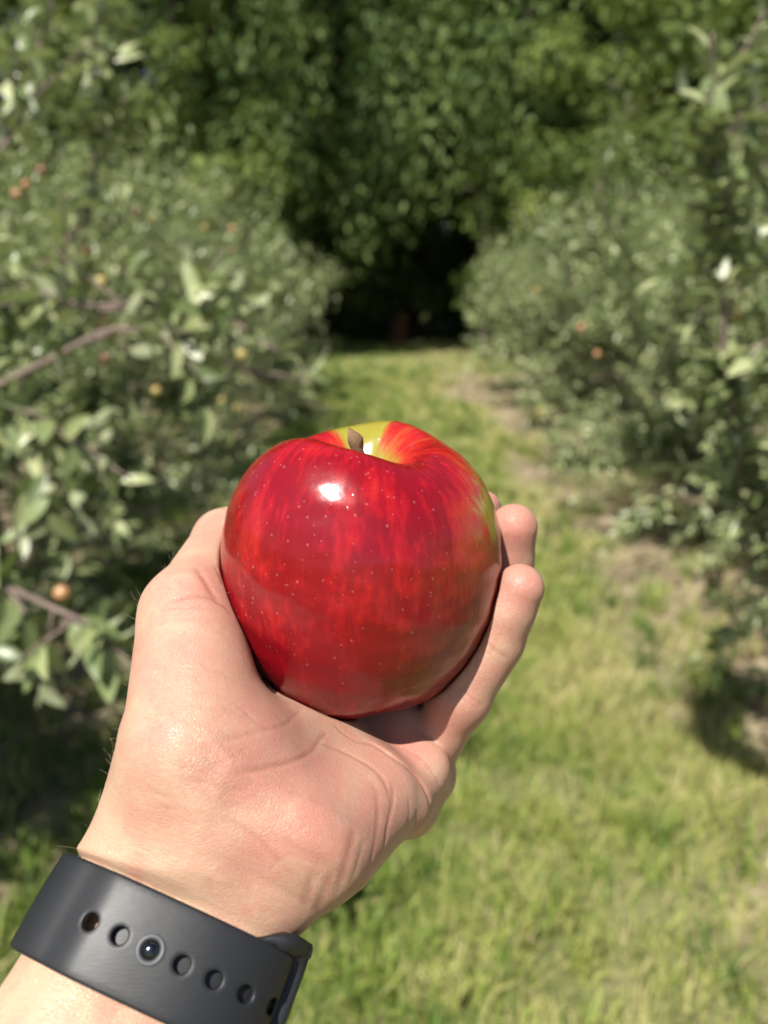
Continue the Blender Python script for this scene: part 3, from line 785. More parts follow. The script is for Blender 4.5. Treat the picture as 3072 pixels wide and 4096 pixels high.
def build_apple():
    W = apple_world(AP_V); base = c2w(AP_C)
    rot = np.stack([c2w(AP_C + a * 1000) - base for a in (AP_X, AP_Y, AP_UP)], 1)   # local -> world axes
    me = mesh_np('apple', AP_V * 1e-3, [AP_Q, AP_T], skin_of_apple())
    if np.linalg.det(rot) < 0: me.flip_normals()
    ap = bpy.data.objects.new('apple', me)
    M = np.eye(4); M[:3, :3] = rot; M[:3, 3] = base
    if np.linalg.det(rot) < 0:      # keep a proper rotation: mirror the mesh instead
        W2 = (W - base)
        me.vertices.foreach_set('co', (AP_V * 1e-3 * np.array([1, -1, 1])).astype(np.float32).ravel())
        M[:3, 1] *= -1
    ap.matrix_world = Matrix(M.tolist())
    link(ap)
    tag(ap, 'large glossy red apple with a yellow-green flush held in the palm of the hand', 'apple')
    m, nt, out = new_mat('stem_wood'); n = N(nt)
    tc = n('ShaderNodeTexCoord').outputs['Object']
    c = n.mix(n.noise(tc, 900.0, 4, 0.7), (0.085, 0.045, 0.020), (0.30, 0.18, 0.09))
    b = n('ShaderNodeBump', {'Strength': 0.8, 'Distance': 0.0006, 'Height': n.noise(tc, 1500.0, 3, 0.7)})
    bs = n('ShaderNodeBsdfPrincipled', {'Base Color': c, 'Roughness': 0.85, 'Normal': b.outputs[0]})
    nt.links.new(bs.outputs[0], out.inputs[0])
    pts = catmull([(0.4, 0, 18.0), (0.2, -0.2, 23.5), (-0.4, -0.6, 29.0), (-1.5, -1.0, 34.5), (-2.3, -1.2, 38.2)], 14)
    V, F = tube(pts, np.interp(np.linspace(0, 1, 14), [0, .25, .7, .9, 1], [2.4, 1.75, 1.8, 2.25, 1.9]), 14, True, 0.10, 3)
    top = V[-14:]; top[:, 2] += np.interp(top[:, 0], [-4, -1.8, 0.2], [2.2, 0.2, -0.9])      # torn end
    V[-14:] = top
    V = V * np.array([1, 1, 1]) * 1e-3
    V[:, 1] *= (-1 if np.linalg.det(rot) < 0 else 1)
    st = bpy.data.objects.new('stem', mesh_np('stem', V, F, m))
    link(st, ap)
    return ap
# ------------------------------------------------------------------ wrist frame (from the watch strap)
ARM_A = np.array([-.3506, -.7525, -.5574]); ARM_A /= np.linalg.norm(ARM_A)      # towards the elbow
ARM_X = np.array([.9239, -.3753, -.0745]); ARM_X -= ARM_A * ARM_X.dot(ARM_A); ARM_X /= np.linalg.norm(ARM_X)
ARM_N = np.array([.1531, .5411, -.8269]); ARM_N -= ARM_A * ARM_N.dot(ARM_A); ARM_N -= ARM_X * ARM_N.dot(ARM_X); ARM_N /= np.linalg.norm(ARM_N)
ARM_C = np.array([-50.7, -97.5, 163.4]) - 2.2 * ARM_N
WR_A, WR_B = 27.9, 15.2

def cone(P, a, b, ra, rb):
    a = np.asarray(a, np.float32); b = np.asarray(b, np.float32)
    ba = b - a; l2 = float(ba @ ba); rr = ra - rb; a2 = l2 - rr * rr; il2 = 1.0 / l2
    pa = P - a
    y = pa @ ba
    z = y - l2
    t = pa * l2 - y[:, None] * ba
    x2 = np.einsum('ij,ij->i', t, t)
    y2 = y * y * l2; z2 = z * z * l2
    k = math.copysign(1, rr) * rr * rr * x2
    f = (np.sqrt(x2 * a2 * il2) + y * rr) * il2 - ra
    c1 = np.sign(z) * a2 * z2 > k
    c2 = (~c1) & (np.sign(y) * a2 * y2 < k)
    f = np.where(c1, np.sqrt(x2 + z2) * il2 - rb, f)
    f = np.where(c2, np.sqrt(x2 + y2) * il2 - ra, f)
    return f.astype(np.float32)

def ell(P, c, r, ax=None):
    q = P - np.asarray(c, np.float32)
    if ax is not None: q = q @ np.asarray(ax, np.float32).T
    r = np.asarray(r, np.float32)
    k0 = np.linalg.norm(q / r, axis=1) + 1e-6; k1 = np.linalg.norm(q / (r * r), axis=1) + 1e-6
    return k0 * (k0 - 1) / k1

def smin(a, b, k):
    h = np.clip(0.5 + 0.5 * (b - a) / k, 0, 1)
    return b + (a - b) * h - k * h * (1 - h)
def smax(a, b, k): return -smin(-a, -b, k)

def sst(x, a, b):
    t = np.clip((x - a) / (b - a), 0, 1)
    return t * t * (3 - 2 * t)

# joints, mm in the camera frame
MCP5, MCP4, MCP3, MCP2 = (11.5, -77.5, 226), (5, -70, 237), (-6, -61, 248), (-22, -54, 254)
PIP5, DIP5, TIP5 = pxd(1843, 2782, 217), pxd(1975, 2563, 214.5), pxd(2080, 2352, 209)
PIP4, DIP4, TIP4 = (31, -52, 247), (37.5, -29.8, 236), tuple(pxd(2054, 2110, 225))
PIP3, DIP3, TIP3 = (20, -46, 262), (30, -22, 255), tuple(pxd(1916, 2028, 243))
PIP2, DIP2, TIP2 = (2, -40, 270), (10, -16, 268), (6, 6, 264)
CMC1, MCP1, IP1, TIP1 = (-47, -56, 174), tuple(pxd(748, 2452, 201)), tuple(pxd(896, 2160, 234)), (-41, -1, 257)

def finger(P, m, p, d, t, r, k=4.5):
    f = cone(P, m, p, r[0], r[1])
    f = smin(f, cone(P, p, d, r[1], r[2]), k)
    f = smin(f, cone(P, d, t, r[2], r[3]), k)
    # soft pads between the joints, on the side that faces the apple / viewer
    for a, b, rr in ((p, d, r[2]), (d, t, r[3])):
        c = (np.asarray(a) * 0.45 + np.asarray(b) * 0.55)
        toc = (AP_C - c); toc /= np.linalg.norm(toc)
        vw = -c / np.linalg.norm(c)
        f = smin(f, np.linalg.norm(P - (c + (toc * 0.6 + vw * 0.4) * 0.8).astype(np.float32), axis=1) - rr * 0.97, 4.0)
    return f

def hand_sdf(P):
    P = P.astype(np.float32)
    # forearm and wrist: an oval section that grows towards the elbow
    q = P - ARM_C.astype(np.float32)
    x, nn, s = q @ ARM_X.astype(np.float32), q @ ARM_N.astype(np.float32), q @ ARM_A.astype(np.float32)
    sc = np.clip(s, -34, 240)
    a = np.interp(sc, [-34, -12, 0, 14, 60, 130, 240], [26.0, 27.3, WR_A, 28.6, 32, 39, 40]).astype(np.float32)
    b = np.interp(sc, [-34, -12, 0, 14, 60, 130, 240], [15.0, 15.2, WR_B, 15.7, 20, 29, 32]).astype(np.float32)
    pw = 2.35
    k0 = ((np.abs(x) / a) ** pw + (np.abs(nn) / b) ** pw) ** (1 / pw)
    g = (k0 - 1) * np.minimum(a, b) * (0.55 + 0.45 * np.clip(np.abs(x) / a, 0, 1))
    arm = np.maximum(g, np.maximum(-30 - s, s - 250)).astype(np.float32)
    # tendons under the wrist skin
    f = arm
    # palm: metacarpals joined softly
    pal = cone(P, (-29, -84, 174), MCP5, 13.0, 8.6)
    pal = smin(pal, cone(P, (-35, -79, 176), MCP4, 13.0, 9.8), 8)
    pal = smin(pal, cone(P, (-40, -74, 178), MCP3, 13.5, 10.2), 8)
    pal = smin(pal, cone(P, (-44, -68, 180), MCP2, 13.5, 10.2), 8)
    # thenar and hypothenar pads
    pal = smin(pal, cone(P, CMC1, MCP1, 14.5, 11.5), 9)
    pal = smin(pal, cone(P, (-39.5, -61, 180), (-49, -39, 196), 14.5, 10.7), 12)
    pal = smin(pal, cone(P, (-34, -65, 182), (-20, -64, 207), 13.0, 10.5), 12)
    pal = smin(pal, cone(P, (-19, -80, 176), (-2, -76.5, 197), 13.8, 10.5), 14)
    pal = smin(pal, cone(P, (-41.5, -49.5, 211), (-30, -60, 211), 8.2, 8.6), 6)
    f = smin(f, pal, 13)
    # pads at the finger roots (the strip between the two palm creases)
    pd2 = cone(P, pxd(1600, 3205, 203), pxd(1425, 3045, 213), 8.2, 8.0)
    pd2 = smin(pd2, cone(P, pxd(1600, 3205, 203), pxd(1640, 3232, 216), 8.2, 7.6), 3)
    f = smin(f, pd2, 3.0)
    pad = cone(P, pxd(1700, 3070, 213), pxd(1600, 2895, 225), 6.6, 7.6)
    pad = smin(pad, cone(P, pxd(1700, 3070, 213), pxd(1728, 3118, 224), 6.6, 6.0), 3)
    pad = smin(pad, cone(P, pxd(1600, 2895, 224), (-12, -56, 234), 7.4, 7.5), 4)
    pad = smin(pad, cone(P, pxd(1716, 3118, 221), pxd(1622, 3222, 213), 5.6, 6.4), 4)
    f = smin(f, pad, 7.0)
    # thumb
    th = cone(P, MCP1, IP1, 11.4, 9.4)
    th = smin(th, cone(P, IP1, TIP1, 9.4, 7.8), 3)
    f = smin(f, th, 6)
    # fingers
    f5 = finger(P, MCP5, PIP5, DIP5, TIP5, (8.3, 8.25, 7.85, 6.8))
    f4 = finger(P, MCP4, PIP4, DIP4, TIP4, (9.0, 8.6, 8.1, 7.25))
    f3 = finger(P, MCP3, PIP3, DIP3, TIP3, (9.2, 8.8, 8.2, 7.4))
    f2 = finger(P, MCP2, PIP2, DIP2, TIP2, (9.2, 8.8, 8.0, 7.2))
    fg = smin(smin(f5, f4, 0.8), smin(f3, f2, 0.8), 0.8)
    f = smin(f, fg, 1.3)
    # the strap holds the wrist to its oval
    f = smax(f, (g - np.interp(s, [-46, -36, -28, -20, -11.5], [60, 20, 9, 3.2, 0.1]) - 18 * sst(x, 16, -24) * np.clip((-10.5 - s) / 6, 0, 1)).astype(np.float32), 5.0)
    # the flesh gives way where the apple presses
    return smax(f, 0.15 - apple_sdf(P), 1.2)

# ------------------------------------------------------------------ iso-surface (surface nets on a box turned with the forearm)
def surface_nets(F):
    ins = F < 0
    c = [ins[i:i + F.shape[0] - 1, j:j + F.shape[1] - 1, k:k + F.shape[2] - 1] for i in (0, 1) for j in (0, 1) for k in (0, 1)]
    any_ = c[0] | c[1] | c[2] | c[3] | c[4] | c[5] | c[6] | c[7]
    all_ = c[0] & c[1] & c[2] & c[3] & c[4] & c[5] & c[6] & c[7]
    act = any_ & ~all_
    I, J, K = np.nonzero(act)
    idx = np.full(act.shape, -1, np.int32); idx[I, J, K] = np.arange(len(I))
    acc = np.zeros((len(I), 3)); cnt = np.zeros(len(I))
    cor = [(i, j, k) for i in (0, 1) for j in (0, 1) for k in (0, 1)]
    val = [F[I + i, J + j, K + k] for i, j, k in cor]
    for a in range(8):
        for b in range(a + 1, 8):
            d = np.abs(np.subtract(cor[a], cor[b]))
            if d.sum() != 1: continue
            va, vb = val[a], val[b]
            m = (va < 0) != (vb < 0)
            t = np.where(m, va / np.where(m, va - vb, 1), 0)
            p = np.array(cor[a])[None] + t[:, None] * (np.array(cor[b]) - np.array(cor[a]))[None]
            acc[m] += p[m]; cnt[m] += 1
    V = acc / cnt[:, None] + np.stack([I, J, K], 1)
    Q = []
    for ax in range(3):
        s0 = [slice(None)] * 3; s1 = [slice(None)] * 3
        s0[ax] = slice(0, -1); s1[ax] = slice(1, None)
        A, B = ins[tuple(s0)], ins[tuple(s1)]
        ch = np.argwhere(A != B)
        o1, o2 = [a for a in range(3) if a != ax]
        ch = ch[(ch[:, o1] > 0) & (ch[:, o2] > 0) & (ch[:, o1] < F.shape[o1] - 1) & (ch[:, o2] < F.shape[o2] - 1)]
        sg = A[tuple(ch.T)]
        def cell(d1, d2):
            q = ch.copy(); q[:, o1] -= d1; q[:, o2] -= d2
            return idx[tuple(q.T)]
        q = np.stack([cell(1, 1), cell(0, 1), cell(0, 0), cell(1, 0)], 1)
        flip = sg if ax != 1 else ~sg
        q[~flip] = q[~flip][:, ::-1]
        Q.append(q)
    return V, np.concatenate(Q)

def mesh_sdf(fn, org, ax, size, h, coarse=4):
    n = np.ceil(np.array(size) / (h * coarse)).astype(int) + 1
    hc = h * coarse
    g = np.stack(np.meshgrid(*[np.arange(k) for k in n], indexing='ij'), -1).reshape(-1, 3)
    Fc = fn((org + (g * hc) @ ax).astype(np.float32)).reshape(n)
    # fine grid, filled from the coarse one and evaluated only near the surface
    nf = (n - 1) * coarse + 1
    F = np.repeat(np.repeat(np.repeat(np.where(Fc < 0, -9, 9).astype(np.float32), coarse, 0), coarse, 1), coarse, 2)[:nf[0], :nf[1], :nf[2]]
    near = np.abs(Fc) < hc * 1.9
    blk = np.zeros(n, bool)
    for i in (-1, 0, 1):
        for j in (-1, 0, 1):
            for k in (-1, 0, 1):
                blk |= np.roll(near, (i, j, k), (0, 1, 2))
    near = np.repeat(np.repeat(np.repeat(near | (blk & (np.abs(Fc) < hc * 2.6)), coarse, 0), coarse, 1), coarse, 2)[:nf[0], :nf[1], :nf[2]]
    I = np.argwhere(near)
    vals = np.empty(len(I), np.float32)
    for s in range(0, len(I), 400000):
        vals[s:s + 400000] = fn((org + (I[s:s + 400000] * h) @ ax).astype(np.float32))
    F[tuple(I.T)] = vals
    V, Q = surface_nets(F)
    return org + (V * h) @ ax, Q

def grad(fn, P, e=0.25):
    G = np.stack([fn(P + d) - fn(P - d) for d in np.eye(3) * e], 1)
    return G

def vert_normals(V, Q):
    n = np.cross(V[Q[:, 2]] - V[Q[:, 0]], V[Q[:, 3]] - V[Q[:, 1]])
    out = np.zeros_like(V)
    for k in range(4): np.add.at(out, Q[:, k], n)
    return out / (np.linalg.norm(out, axis=1)[:, None] + 1e-12)

def cast(fn, px):
    """where the sight line through a photo pixel meets the skin"""
    px = np.asarray(px, float)
    d = np.stack([(px[:, 0] - 1536) / FPX, (2048 - px[:, 1]) / FPX, np.ones(len(px))], 1)
    d /= np.linalg.norm(d, axis=1)[:, None]
    t = np.full(len(px), 95.0)
    for _ in range(90): t += np.clip(fn((d * t[:, None]).astype(np.float32)), -3, 6) * 0.8
    return d * t[:, None], np.abs(fn((d * t[:, None]).astype(np.float32))) < 0.4

def densify(p, step=10):
    p = np.asarray(p, float)
    if len(p) > 2: p = catmull(p, max(len(p) * 6, 12))
    return p

# palm lines and folds: pixel path, width mm, depth mm
CREASES = [
    ([(1440, 2962), (1500, 2980), (1572, 3027), (1634, 3074), (1681, 3124), (1710, 3179), (1728, 3244)], 0.75, 0.85),
    ([(653, 2423), (720, 2396), (788, 2386), (845, 2396), (894, 2423), (935, 2462)], 0.61, 0.41),
    ([(575, 2478), (620, 2452), (700, 2435), (788, 2431), (850, 2440)], 0.48, 0.19),
    ([(590, 2520), (680, 2484), (790, 2475), (860, 2492)], 0.48, 0.12),
    ([(778, 2263), (816, 2316), (850, 2374), (884, 2413)], 1.02, 0.48),
    ([(855, 2259), (879, 2302), (893, 2345)], 0.54, 0.27),
    ([(940, 3095), (996, 3085), (1060, 3072), (1128, 3058), (1190, 3037), (1241, 3012), (1274, 2972)], 0.54, 0.34),
    ([(870, 2950), (936, 2952), (1029, 2925), (1128, 2906), (1188, 2856), (1215, 2830)], 0.54, 0.19),
    ([(700, 3115), (800, 3130), (960, 3165), (1010, 3150)], 0.48, 0.10),
    ([(883, 3270), (963, 3303), (1055, 3376), (1128, 3462), (1195, 3516)], 0.61, 0.19),
    ([(1274, 2972), (1330, 2990), (1420, 3030), (1500, 3080), (1545, 3140), (1566, 3220)], 0.68, 0.34),
    ([(1260, 2985), (1290, 2950), (1310, 2930)], 0.54, 0.27),
    ([(1330, 2890), (1370, 2930), (1430, 2965), (1500, 2982)], 0.61, 0.24),
    ([(1566, 3120), (1572, 3200), (1552, 3300), (1535, 3400)], 0.75, 0.31),
    ([(1632, 3180), (1638, 3240), (1628, 3340)], 0.61, 0.15),
    ([(1668, 3230), (1664, 3280), (1655, 3320)], 0.54, 0.15),
    ([(1500, 3140), (1513, 3240), (1500, 3370), (1470, 3500)], 0.95, 0.20),
    ([(1420, 3290), (1400, 3400), (1370, 3500), (1345, 3580)], 1.22, 0.27),
    ([(1335, 3480), (1295, 3570), (1262, 3660)], 1.22, 0.27),
    ([(1455, 3350), (1432, 3450), (1400, 3540)], 0.82, 0.18),
    ([(1250, 3480), (1236, 3560), (1215, 3640)], 1.22, 0.20),
    ([(1610, 2995), (1680, 3030), (1735, 3095), (1765, 3160), (1790, 3175)], 0.54, 0.20),
    ([(1932, 2547), (1965, 2590), (2005, 2618), (2045, 2640)], 0.54, 0.18),
    ([(1856, 2750), (1880, 2790), (1920, 2815), (1945, 2812)], 0.48, 0.20),
    ([(1840, 2792), (1880, 2816), (1930, 2838)], 0.41, 0.15),
]
for k in range(60):      # the fine slanting wrinkles of the thumb ball and the wrist
    u0 = 560 + RNG.uniform(0, 420); v0 = 2650 + RNG.uniform(0, 560)
    L = RNG.uniform(50, 170); an = R(RNG.uniform(12, 38)) if RNG.random() < 0.75 else R(RNG.uniform(-38, -15))
    b = RNG.uniform(-18, 18)
    CREASES.append(([(u0, v0), (u0 + L * .5 * math.cos(an) + b * .4, v0 + L * .5 * math.sin(an) - b), (u0 + L * math.cos(an), v0 + L * math.sin(an))],
                    RNG.uniform(0.45, 0.6), RNG.uniform(0.05, 0.12)))

REDS = [  # where blood shows through: pixel, radius mm, strength
    ((2080, 2340), 9, 0.9), ((2060, 2110), 10, 0.9), ((1990, 2480), 9, 0.35), ((1960, 1990), 9, 0.8), ((1300, 3330), 22, 0.5), ((1150, 3400), 11, 0.5),
    ((1520, 3230), 16, 0.5), ((1620, 3000), 9, 0.8), ((1250, 3080), 14, 0.55), ((1050, 2850), 14, 0.35), ((860, 2350), 9, 0.5), ((960, 3100), 11, 0.4), ((780, 3330), 10, 0.3),
    ((1790, 2900), 9, 0.6), ((640, 2550), 10, 0.15)]

def build_person():
    org = ARM_C + ARM_X * (-62) + ARM_N * (-85) + ARM_A * (-150)
    ax = np.stack([ARM_X, ARM_N, ARM_A])
    if np.linalg.det(ax) < 0: pass
    V, Q = mesh_sdf(hand_sdf, org, ax, (135, 150, 330), HAND_H)
    for _ in range(3):
        f = hand_sdf(V.astype(np.float32)).astype(float)
        G = grad(hand_sdf, V.astype(np.float32)).astype(float) / 0.5
        g2 = (G * G).sum(1)
        V = V - np.clip(f / np.clip(g2, 0.15, None), -0.5, 0.5)[:, None] * G
    Nn = vert_normals(V, Q)
    if (Nn * grad(hand_sdf, V.astype(np.float32))).sum() < 0:
        Q = Q[:, ::-1]; Nn = -Nn
    crease = np.zeros(len(V)); disp = np.zeros(len(V))
    for path, w, dep in CREASES:
        p, ok = cast(hand_sdf, densify(path)); p = p[ok]
        if len(p) < 2: continue
        lo, hi = p.min(0) - 5, p.max(0) + 5
        m = np.nonzero(np.all((V > lo) & (V < hi), axis=1))[0]
        if not len(m): continue
        best = np.full(len(m), 1e9); par = np.zeros(len(m))
        for i in range(len(p) - 1):
            a, b = p[i], p[i + 1]; ab = b - a; l2 = ab @ ab
            if l2 > 64 or l2 < 1e-9: continue
            t = np.clip((V[m] - a) @ ab / l2, 0, 1)
            dd = np.linalg.norm(V[m] - a - t[:, None] * ab, axis=1)
            u = dd < best; best[u] = dd[u]; par[u] = (i + t[u]) / (len(p) - 1)
        fade = np.clip(np.minimum(par, 1 - par) / 0.22, 0, 1) ** 0.7
        e = np.exp(-(best / w) ** 2) * fade
        disp[m] += dep * 0.8 * (-e + 0.0 * np.exp(-((best - 2.1 * w) / (1.1 * w)) ** 2) * fade)
        crease[m] = np.maximum(crease[m], e * min(1, dep / 0.4))
    V = V + Nn * np.clip(disp, -1.3, 0.5)[:, None]
    red = np.zeros(len(V))
    pts, ok = cast(hand_sdf, [r[0] for r in REDS])
    for p, o, (_, rr, s) in zip(pts, ok, REDS):
        if o: red = np.maximum(red, s * np.exp(-(np.linalg.norm(V - p, axis=1) / rr) ** 2))
    s = (V - ARM_C) @ ARM_A
    wrist = np.clip((s + 45) / 40, 0, 1)
    base = c2w(ARM_C)
    AZ = ARM_A; AX = ARM_X; AY = np.cross(AZ, AX) * 1.0
    rot = np.stack([(c2w(ARM_C + k * 1000) - base) for k in (AX, AY, AZ)], 1)
    if np.linalg.det(rot) < 0: rot[:, 1] *= -1
    me = mesh_np('person', (c2w(V) - base) @ rot, [Q], skin_mat())       # object axes: across, through, along the wrist
    attr(me, 'crease', crease); attr(me, 'flush', red); attr(me, 'wrist', wrist)
    o = bpy.data.objects.new('person', me)
    M = np.eye(4); M[:3, :3] = rot; M[:3, 3] = base; o.matrix_world = Matrix(M.tolist())
    link(o)
    tag(o, "left hand and bare forearm with the palm up, fingers curled behind a red apple", 'person')
    return o, V, Nn

def skin_mat():
    m, nt, out = new_mat('skin'); n = N(nt)
    tc = n('ShaderNodeTexCoord').outputs['Object']
    A = lambda k: n('ShaderNodeAttribute', attribute_name=k).outputs['Fac']
    cr, fl, wr = A('crease'), A('flush'), A('wrist')
    big = n.noise(tc, 60.0, 3, 0.55, 0.3); mid = n.noise(tc, 230.0, 4, 0.6); fine = n.noise(tc, 760.0, 3, 0.65)
    palm = n.mix(n.smooth(big, 0.36, 0.66), (0.470, 0.285, 0.198), (0.455, 0.238, 0.175))
    arm = n.mix(n.smooth(big, 0.38, 0.64), (0.470, 0.318, 0.208), (0.455, 0.272, 0.182))
    col = n.mix(wr, palm, arm)
    f2 = n.math('MULTIPLY', fl, n.math('ADD', 0.75, n.math('MULTIPLY', mid, 0.5)), clamp=True)
    col = n.mix(f2, col, (0.46, 0.185, 0.145))
    col = n.mix(n.math('MULTIPLY', n.smooth(mid, 0.52, 0.75), 0.30), col, (0.49, 0.235, 0.172))
    col = n.mix(n.math('MULTIPLY', n.smooth(fine, 0.52, 0.70), 0.30), col, (0.53, 0.365, 0.27))
    col = n.mix(n.math('MULTIPLY', cr, 0.55), col, (0.29, 0.105, 0.068))
    # pale and bluish patches where veins and tendons run
    vein = n.noise(n('ShaderNodeMapping', {0: tc, 2: (0.0, 0.3, 0.2), 3: (95.0, 60.0, 28.0)}).outputs[0], 1.0, 2, 0.5, 0.8)
    col = n.mix(n.math('MULTIPLY', n.smooth(vein, 0.56, 0.68), n.math('ADD', 0.12, n.math('MULTIPLY', wr, 0.28))), col, (0.40, 0.315, 0.225))
    blo = n.noise(tc, 115.0, 3, 0.6, 0.5)
    col = n.mix(n.math('MULTIPLY', n.smooth(blo, 0.50, 0.66), 0.42), col, (0.455, 0.205, 0.150))
    col = n.mix(n.math('MULTIPLY', n.smooth(blo, 0.46, 0.32), 0.35), col, (0.520, 0.350, 0.240))
    # skin relief: small diamond net plus pores
    vo = n('ShaderNodeTexVoronoi', {'Vector': n('ShaderNodeMapping', {0: tc, 2: (0.5, 0.3, 0.6), 3: (1.0, 2.2, 1.2)}).outputs[0], 'Scale': 1150.0}, feature='DISTANCE_TO_EDGE').outputs['Distance']
    net = n.smooth(vo, 0.0, 0.16)
    wrk = n.noise(n('ShaderNodeMapping', {0: tc, 2: (0.0, 0.25, 0.0), 3: (170.0, 300.0, 1300.0)}).outputs[0], 1.0, 3, 0.6, 0.3)
    h = n.math('ADD', n.math('MULTIPLY', net, 0.30), n.math('MULTIPLY', mid, 0.5))
    h = n.math('ADD', h, n.math('MULTIPLY', fine, 0.35))
    h = n.math('ADD', h, n.math('MULTIPLY', wrk, n.math('ADD', 0.25, n.math('MULTIPLY', wr, 0.75))))
    bump = n('ShaderNodeBump', {'Strength': 0.42, 'Distance': 0.0006, 'Height': h})
    rough = n.math('ADD', 0.33, n.math('MULTIPLY', mid, 0.16))
    bs = n('ShaderNodeBsdfPrincipled', {'Base Color': col, 'Roughness': rough, 'IOR': 1.42, 'Specular IOR Level': 0.5, 'Normal': bump.outputs[0],
           'Subsurface Weight': 0.55, 'Subsurface Radius': (1.0, 0.36, 0.20), 'Subsurface Scale': 0.0022})
    nt.links.new(bs.outputs[0], out.inputs[0])
    return m

def build_hairs(person, V, Nn):
    """short pale hairs on the thumb side of wrist and forearm"""
    toC = -V / np.linalg.norm(V, axis=1)[:, None]
    s = (V - ARM_C) @ ARM_A
    side = (V - ARM_C) @ ARM_X
    rim = (np.abs((Nn * toC).sum(1)) < 0.22) & (side < -17) & (s < 60) & (V[:, 1] > -130)
    ids = RNG.choice(np.nonzero(rim)[0], 90, replace=False)
    VV, FF, o = [], [[], []], 0
    for i in ids:
        L = RNG.uniform(1.5, 4.6); dr = Nn[i] * 0.8 - ARM_A * RNG.uniform(0.2, 0.9) + RNG.normal(0, .25, 3); dr /= np.linalg.norm(dr)
        bend = RNG.normal(0, .5, 3)
        t = np.linspace(0, 1, 5)[:, None]
        p = V[i] - Nn[i] * 0.2 + dr * L * t + bend * L * 0.35 * t * t
        v, f = tube(p, np.array([.016, .015, .013, .010, .005]), 3, True)
        VV.append(v); FF[0].append(f[0] + o); FF[1].append(f[1] + o); o += len(v)
    m, nt, out = new_mat('hair'); n = N(nt)
    bs = n('ShaderNodeBsdfPrincipled', {'Base Color': (0.72, 0.58, 0.42, 1), 'Roughness': 0.3})
    nt.links.new(bs.outputs[0], out.inputs[0])
    rot = np.array(person.matrix_world)[:3, :3]
    W = (c2w(np.concatenate(VV)) - np.array(person.location)) @ rot
    h = bpy.data.objects.new('arm_hair', mesh_np('arm_hair', W, [np.concatenate(FF[0]), np.concatenate(FF[1])], m))
    h['kind'] = 'stuff'
    link(h, person)
# ------------------------------------------------------------------ watch strap
_th = np.linspace(0, 2 * math.pi, 1441)
def _sup(th, a, b, pw=2.35):
    c, s = np.cos(th), np.sin(th)
    return a * np.sign(c) * np.abs(c) ** (2 / pw), b * np.sign(s) * np.abs(s) ** (2 / pw)
_sx, _sy = _sup(_th, WR_A, WR_B)
# even resampling of the closed section, arc length measured from the front towards the thumb side
_arc = np.concatenate([[0], np.cumsum(np.hypot(np.diff(_sx), np.diff(_sy)))])
_front = np.interp(math.pi / 2, _th, _arc)
PERIM = _arc[-1]
def smap(l, s, h):
    l, s, h = np.broadcast_arrays(np.asarray(l, float), np.asarray(s, float), np.asarray(h, float))
    def at(q):
        q = (q + _front) % PERIM
        return np.interp(q, _arc, _sx), np.interp(q, _arc, _sy)
    x, y = at(l)
    x1, y1 = at(l + 1.2); x0, y0 = at(l - 1.2)
    tx, ty = x1 - x0, y1 - y0
    nl = np.hypot(tx, ty) + 1e-9
    nx, ny = ty / nl, -tx / nl
    flip = np.where(nx * x + ny * y < 0, -1.0, 1.0)
    x = x + flip * nx * h; y = y + flip * ny * h
    return ARM_C + x[..., None] * ARM_X + y[..., None] * ARM_N + s[..., None] * ARM_A

HP = 6.75
_xi = np.interp(-12.4, _sx[360:1080][::-1] if _sx[360] > _sx[1079] else _sx[360:1080], np.arange(720))
def l_of_x(x):
    q = np.linspace(-30, 35, 2000); a = (q + _front) % PERIM
    xs = np.interp(a, _arc, _sx)
    return q[np.argmin(np.abs(xs - x))]
L0 = l_of_x(-12.6)
HOLES = [L0 - HP * i for i in range(7)]
LIP = HOLES[6] - HP / 2 - 0.2
def sst(x, a, b):
    t = np.clip((x - a) / (b - a), 0, 1)
    return t * t * (3 - 2 * t)

def strap_mats():
    def rub(name, base, r0):
        m, nt, out = new_mat(name); n = N(nt)
        tc = n('ShaderNodeTexCoord').outputs['Object']
        big = n.noise(tc, 70.0, 4, 0.6, 0.4)
        scr = n.noise(n('ShaderNodeMapping', {0: tc, 2: (0.3, 0.2, 0.9), 3: (400, 3000, 900)}).outputs[0], 1.0, 3, 0.6)
        col = n.mix(n.math('MULTIPLY', n.smooth(scr, 0.62, 0.8), n.smooth(big, 0.45, 0.65)), base, tuple(c * 2.2 for c in base))
        rough = n.math('ADD', r0, n.math('MULTIPLY', big, 0.16))
        b = n('ShaderNodeBump', {'Strength': 0.12, 'Distance': 0.0004, 'Height': n.math('ADD', scr, big)})
        bs = n('ShaderNodeBsdfPrincipled', {'Base Color': col, 'Roughness': rough, 'IOR': 1.5, 'Normal': b.outputs[0]})
        nt.links.new(bs.outputs[0], out.inputs[0]); return m
    rubber = rub('dark_rubber', (0.009, 0.0098, 0.0115), 0.43)
    worn = rub('worn_rubber', (0.065, 0.068, 0.073), 0.40)
    m, nt, out = new_mat('dark_steel'); n = N(nt)
    bs = n('ShaderNodeBsdfPrincipled', {'Base Color': (0.10, 0.105, 0.12, 1), 'Metallic': 1.0, 'Roughness': 0.13})
    nt.links.new(bs.outputs[0], out.inputs[0])
    return rubber, worn, m

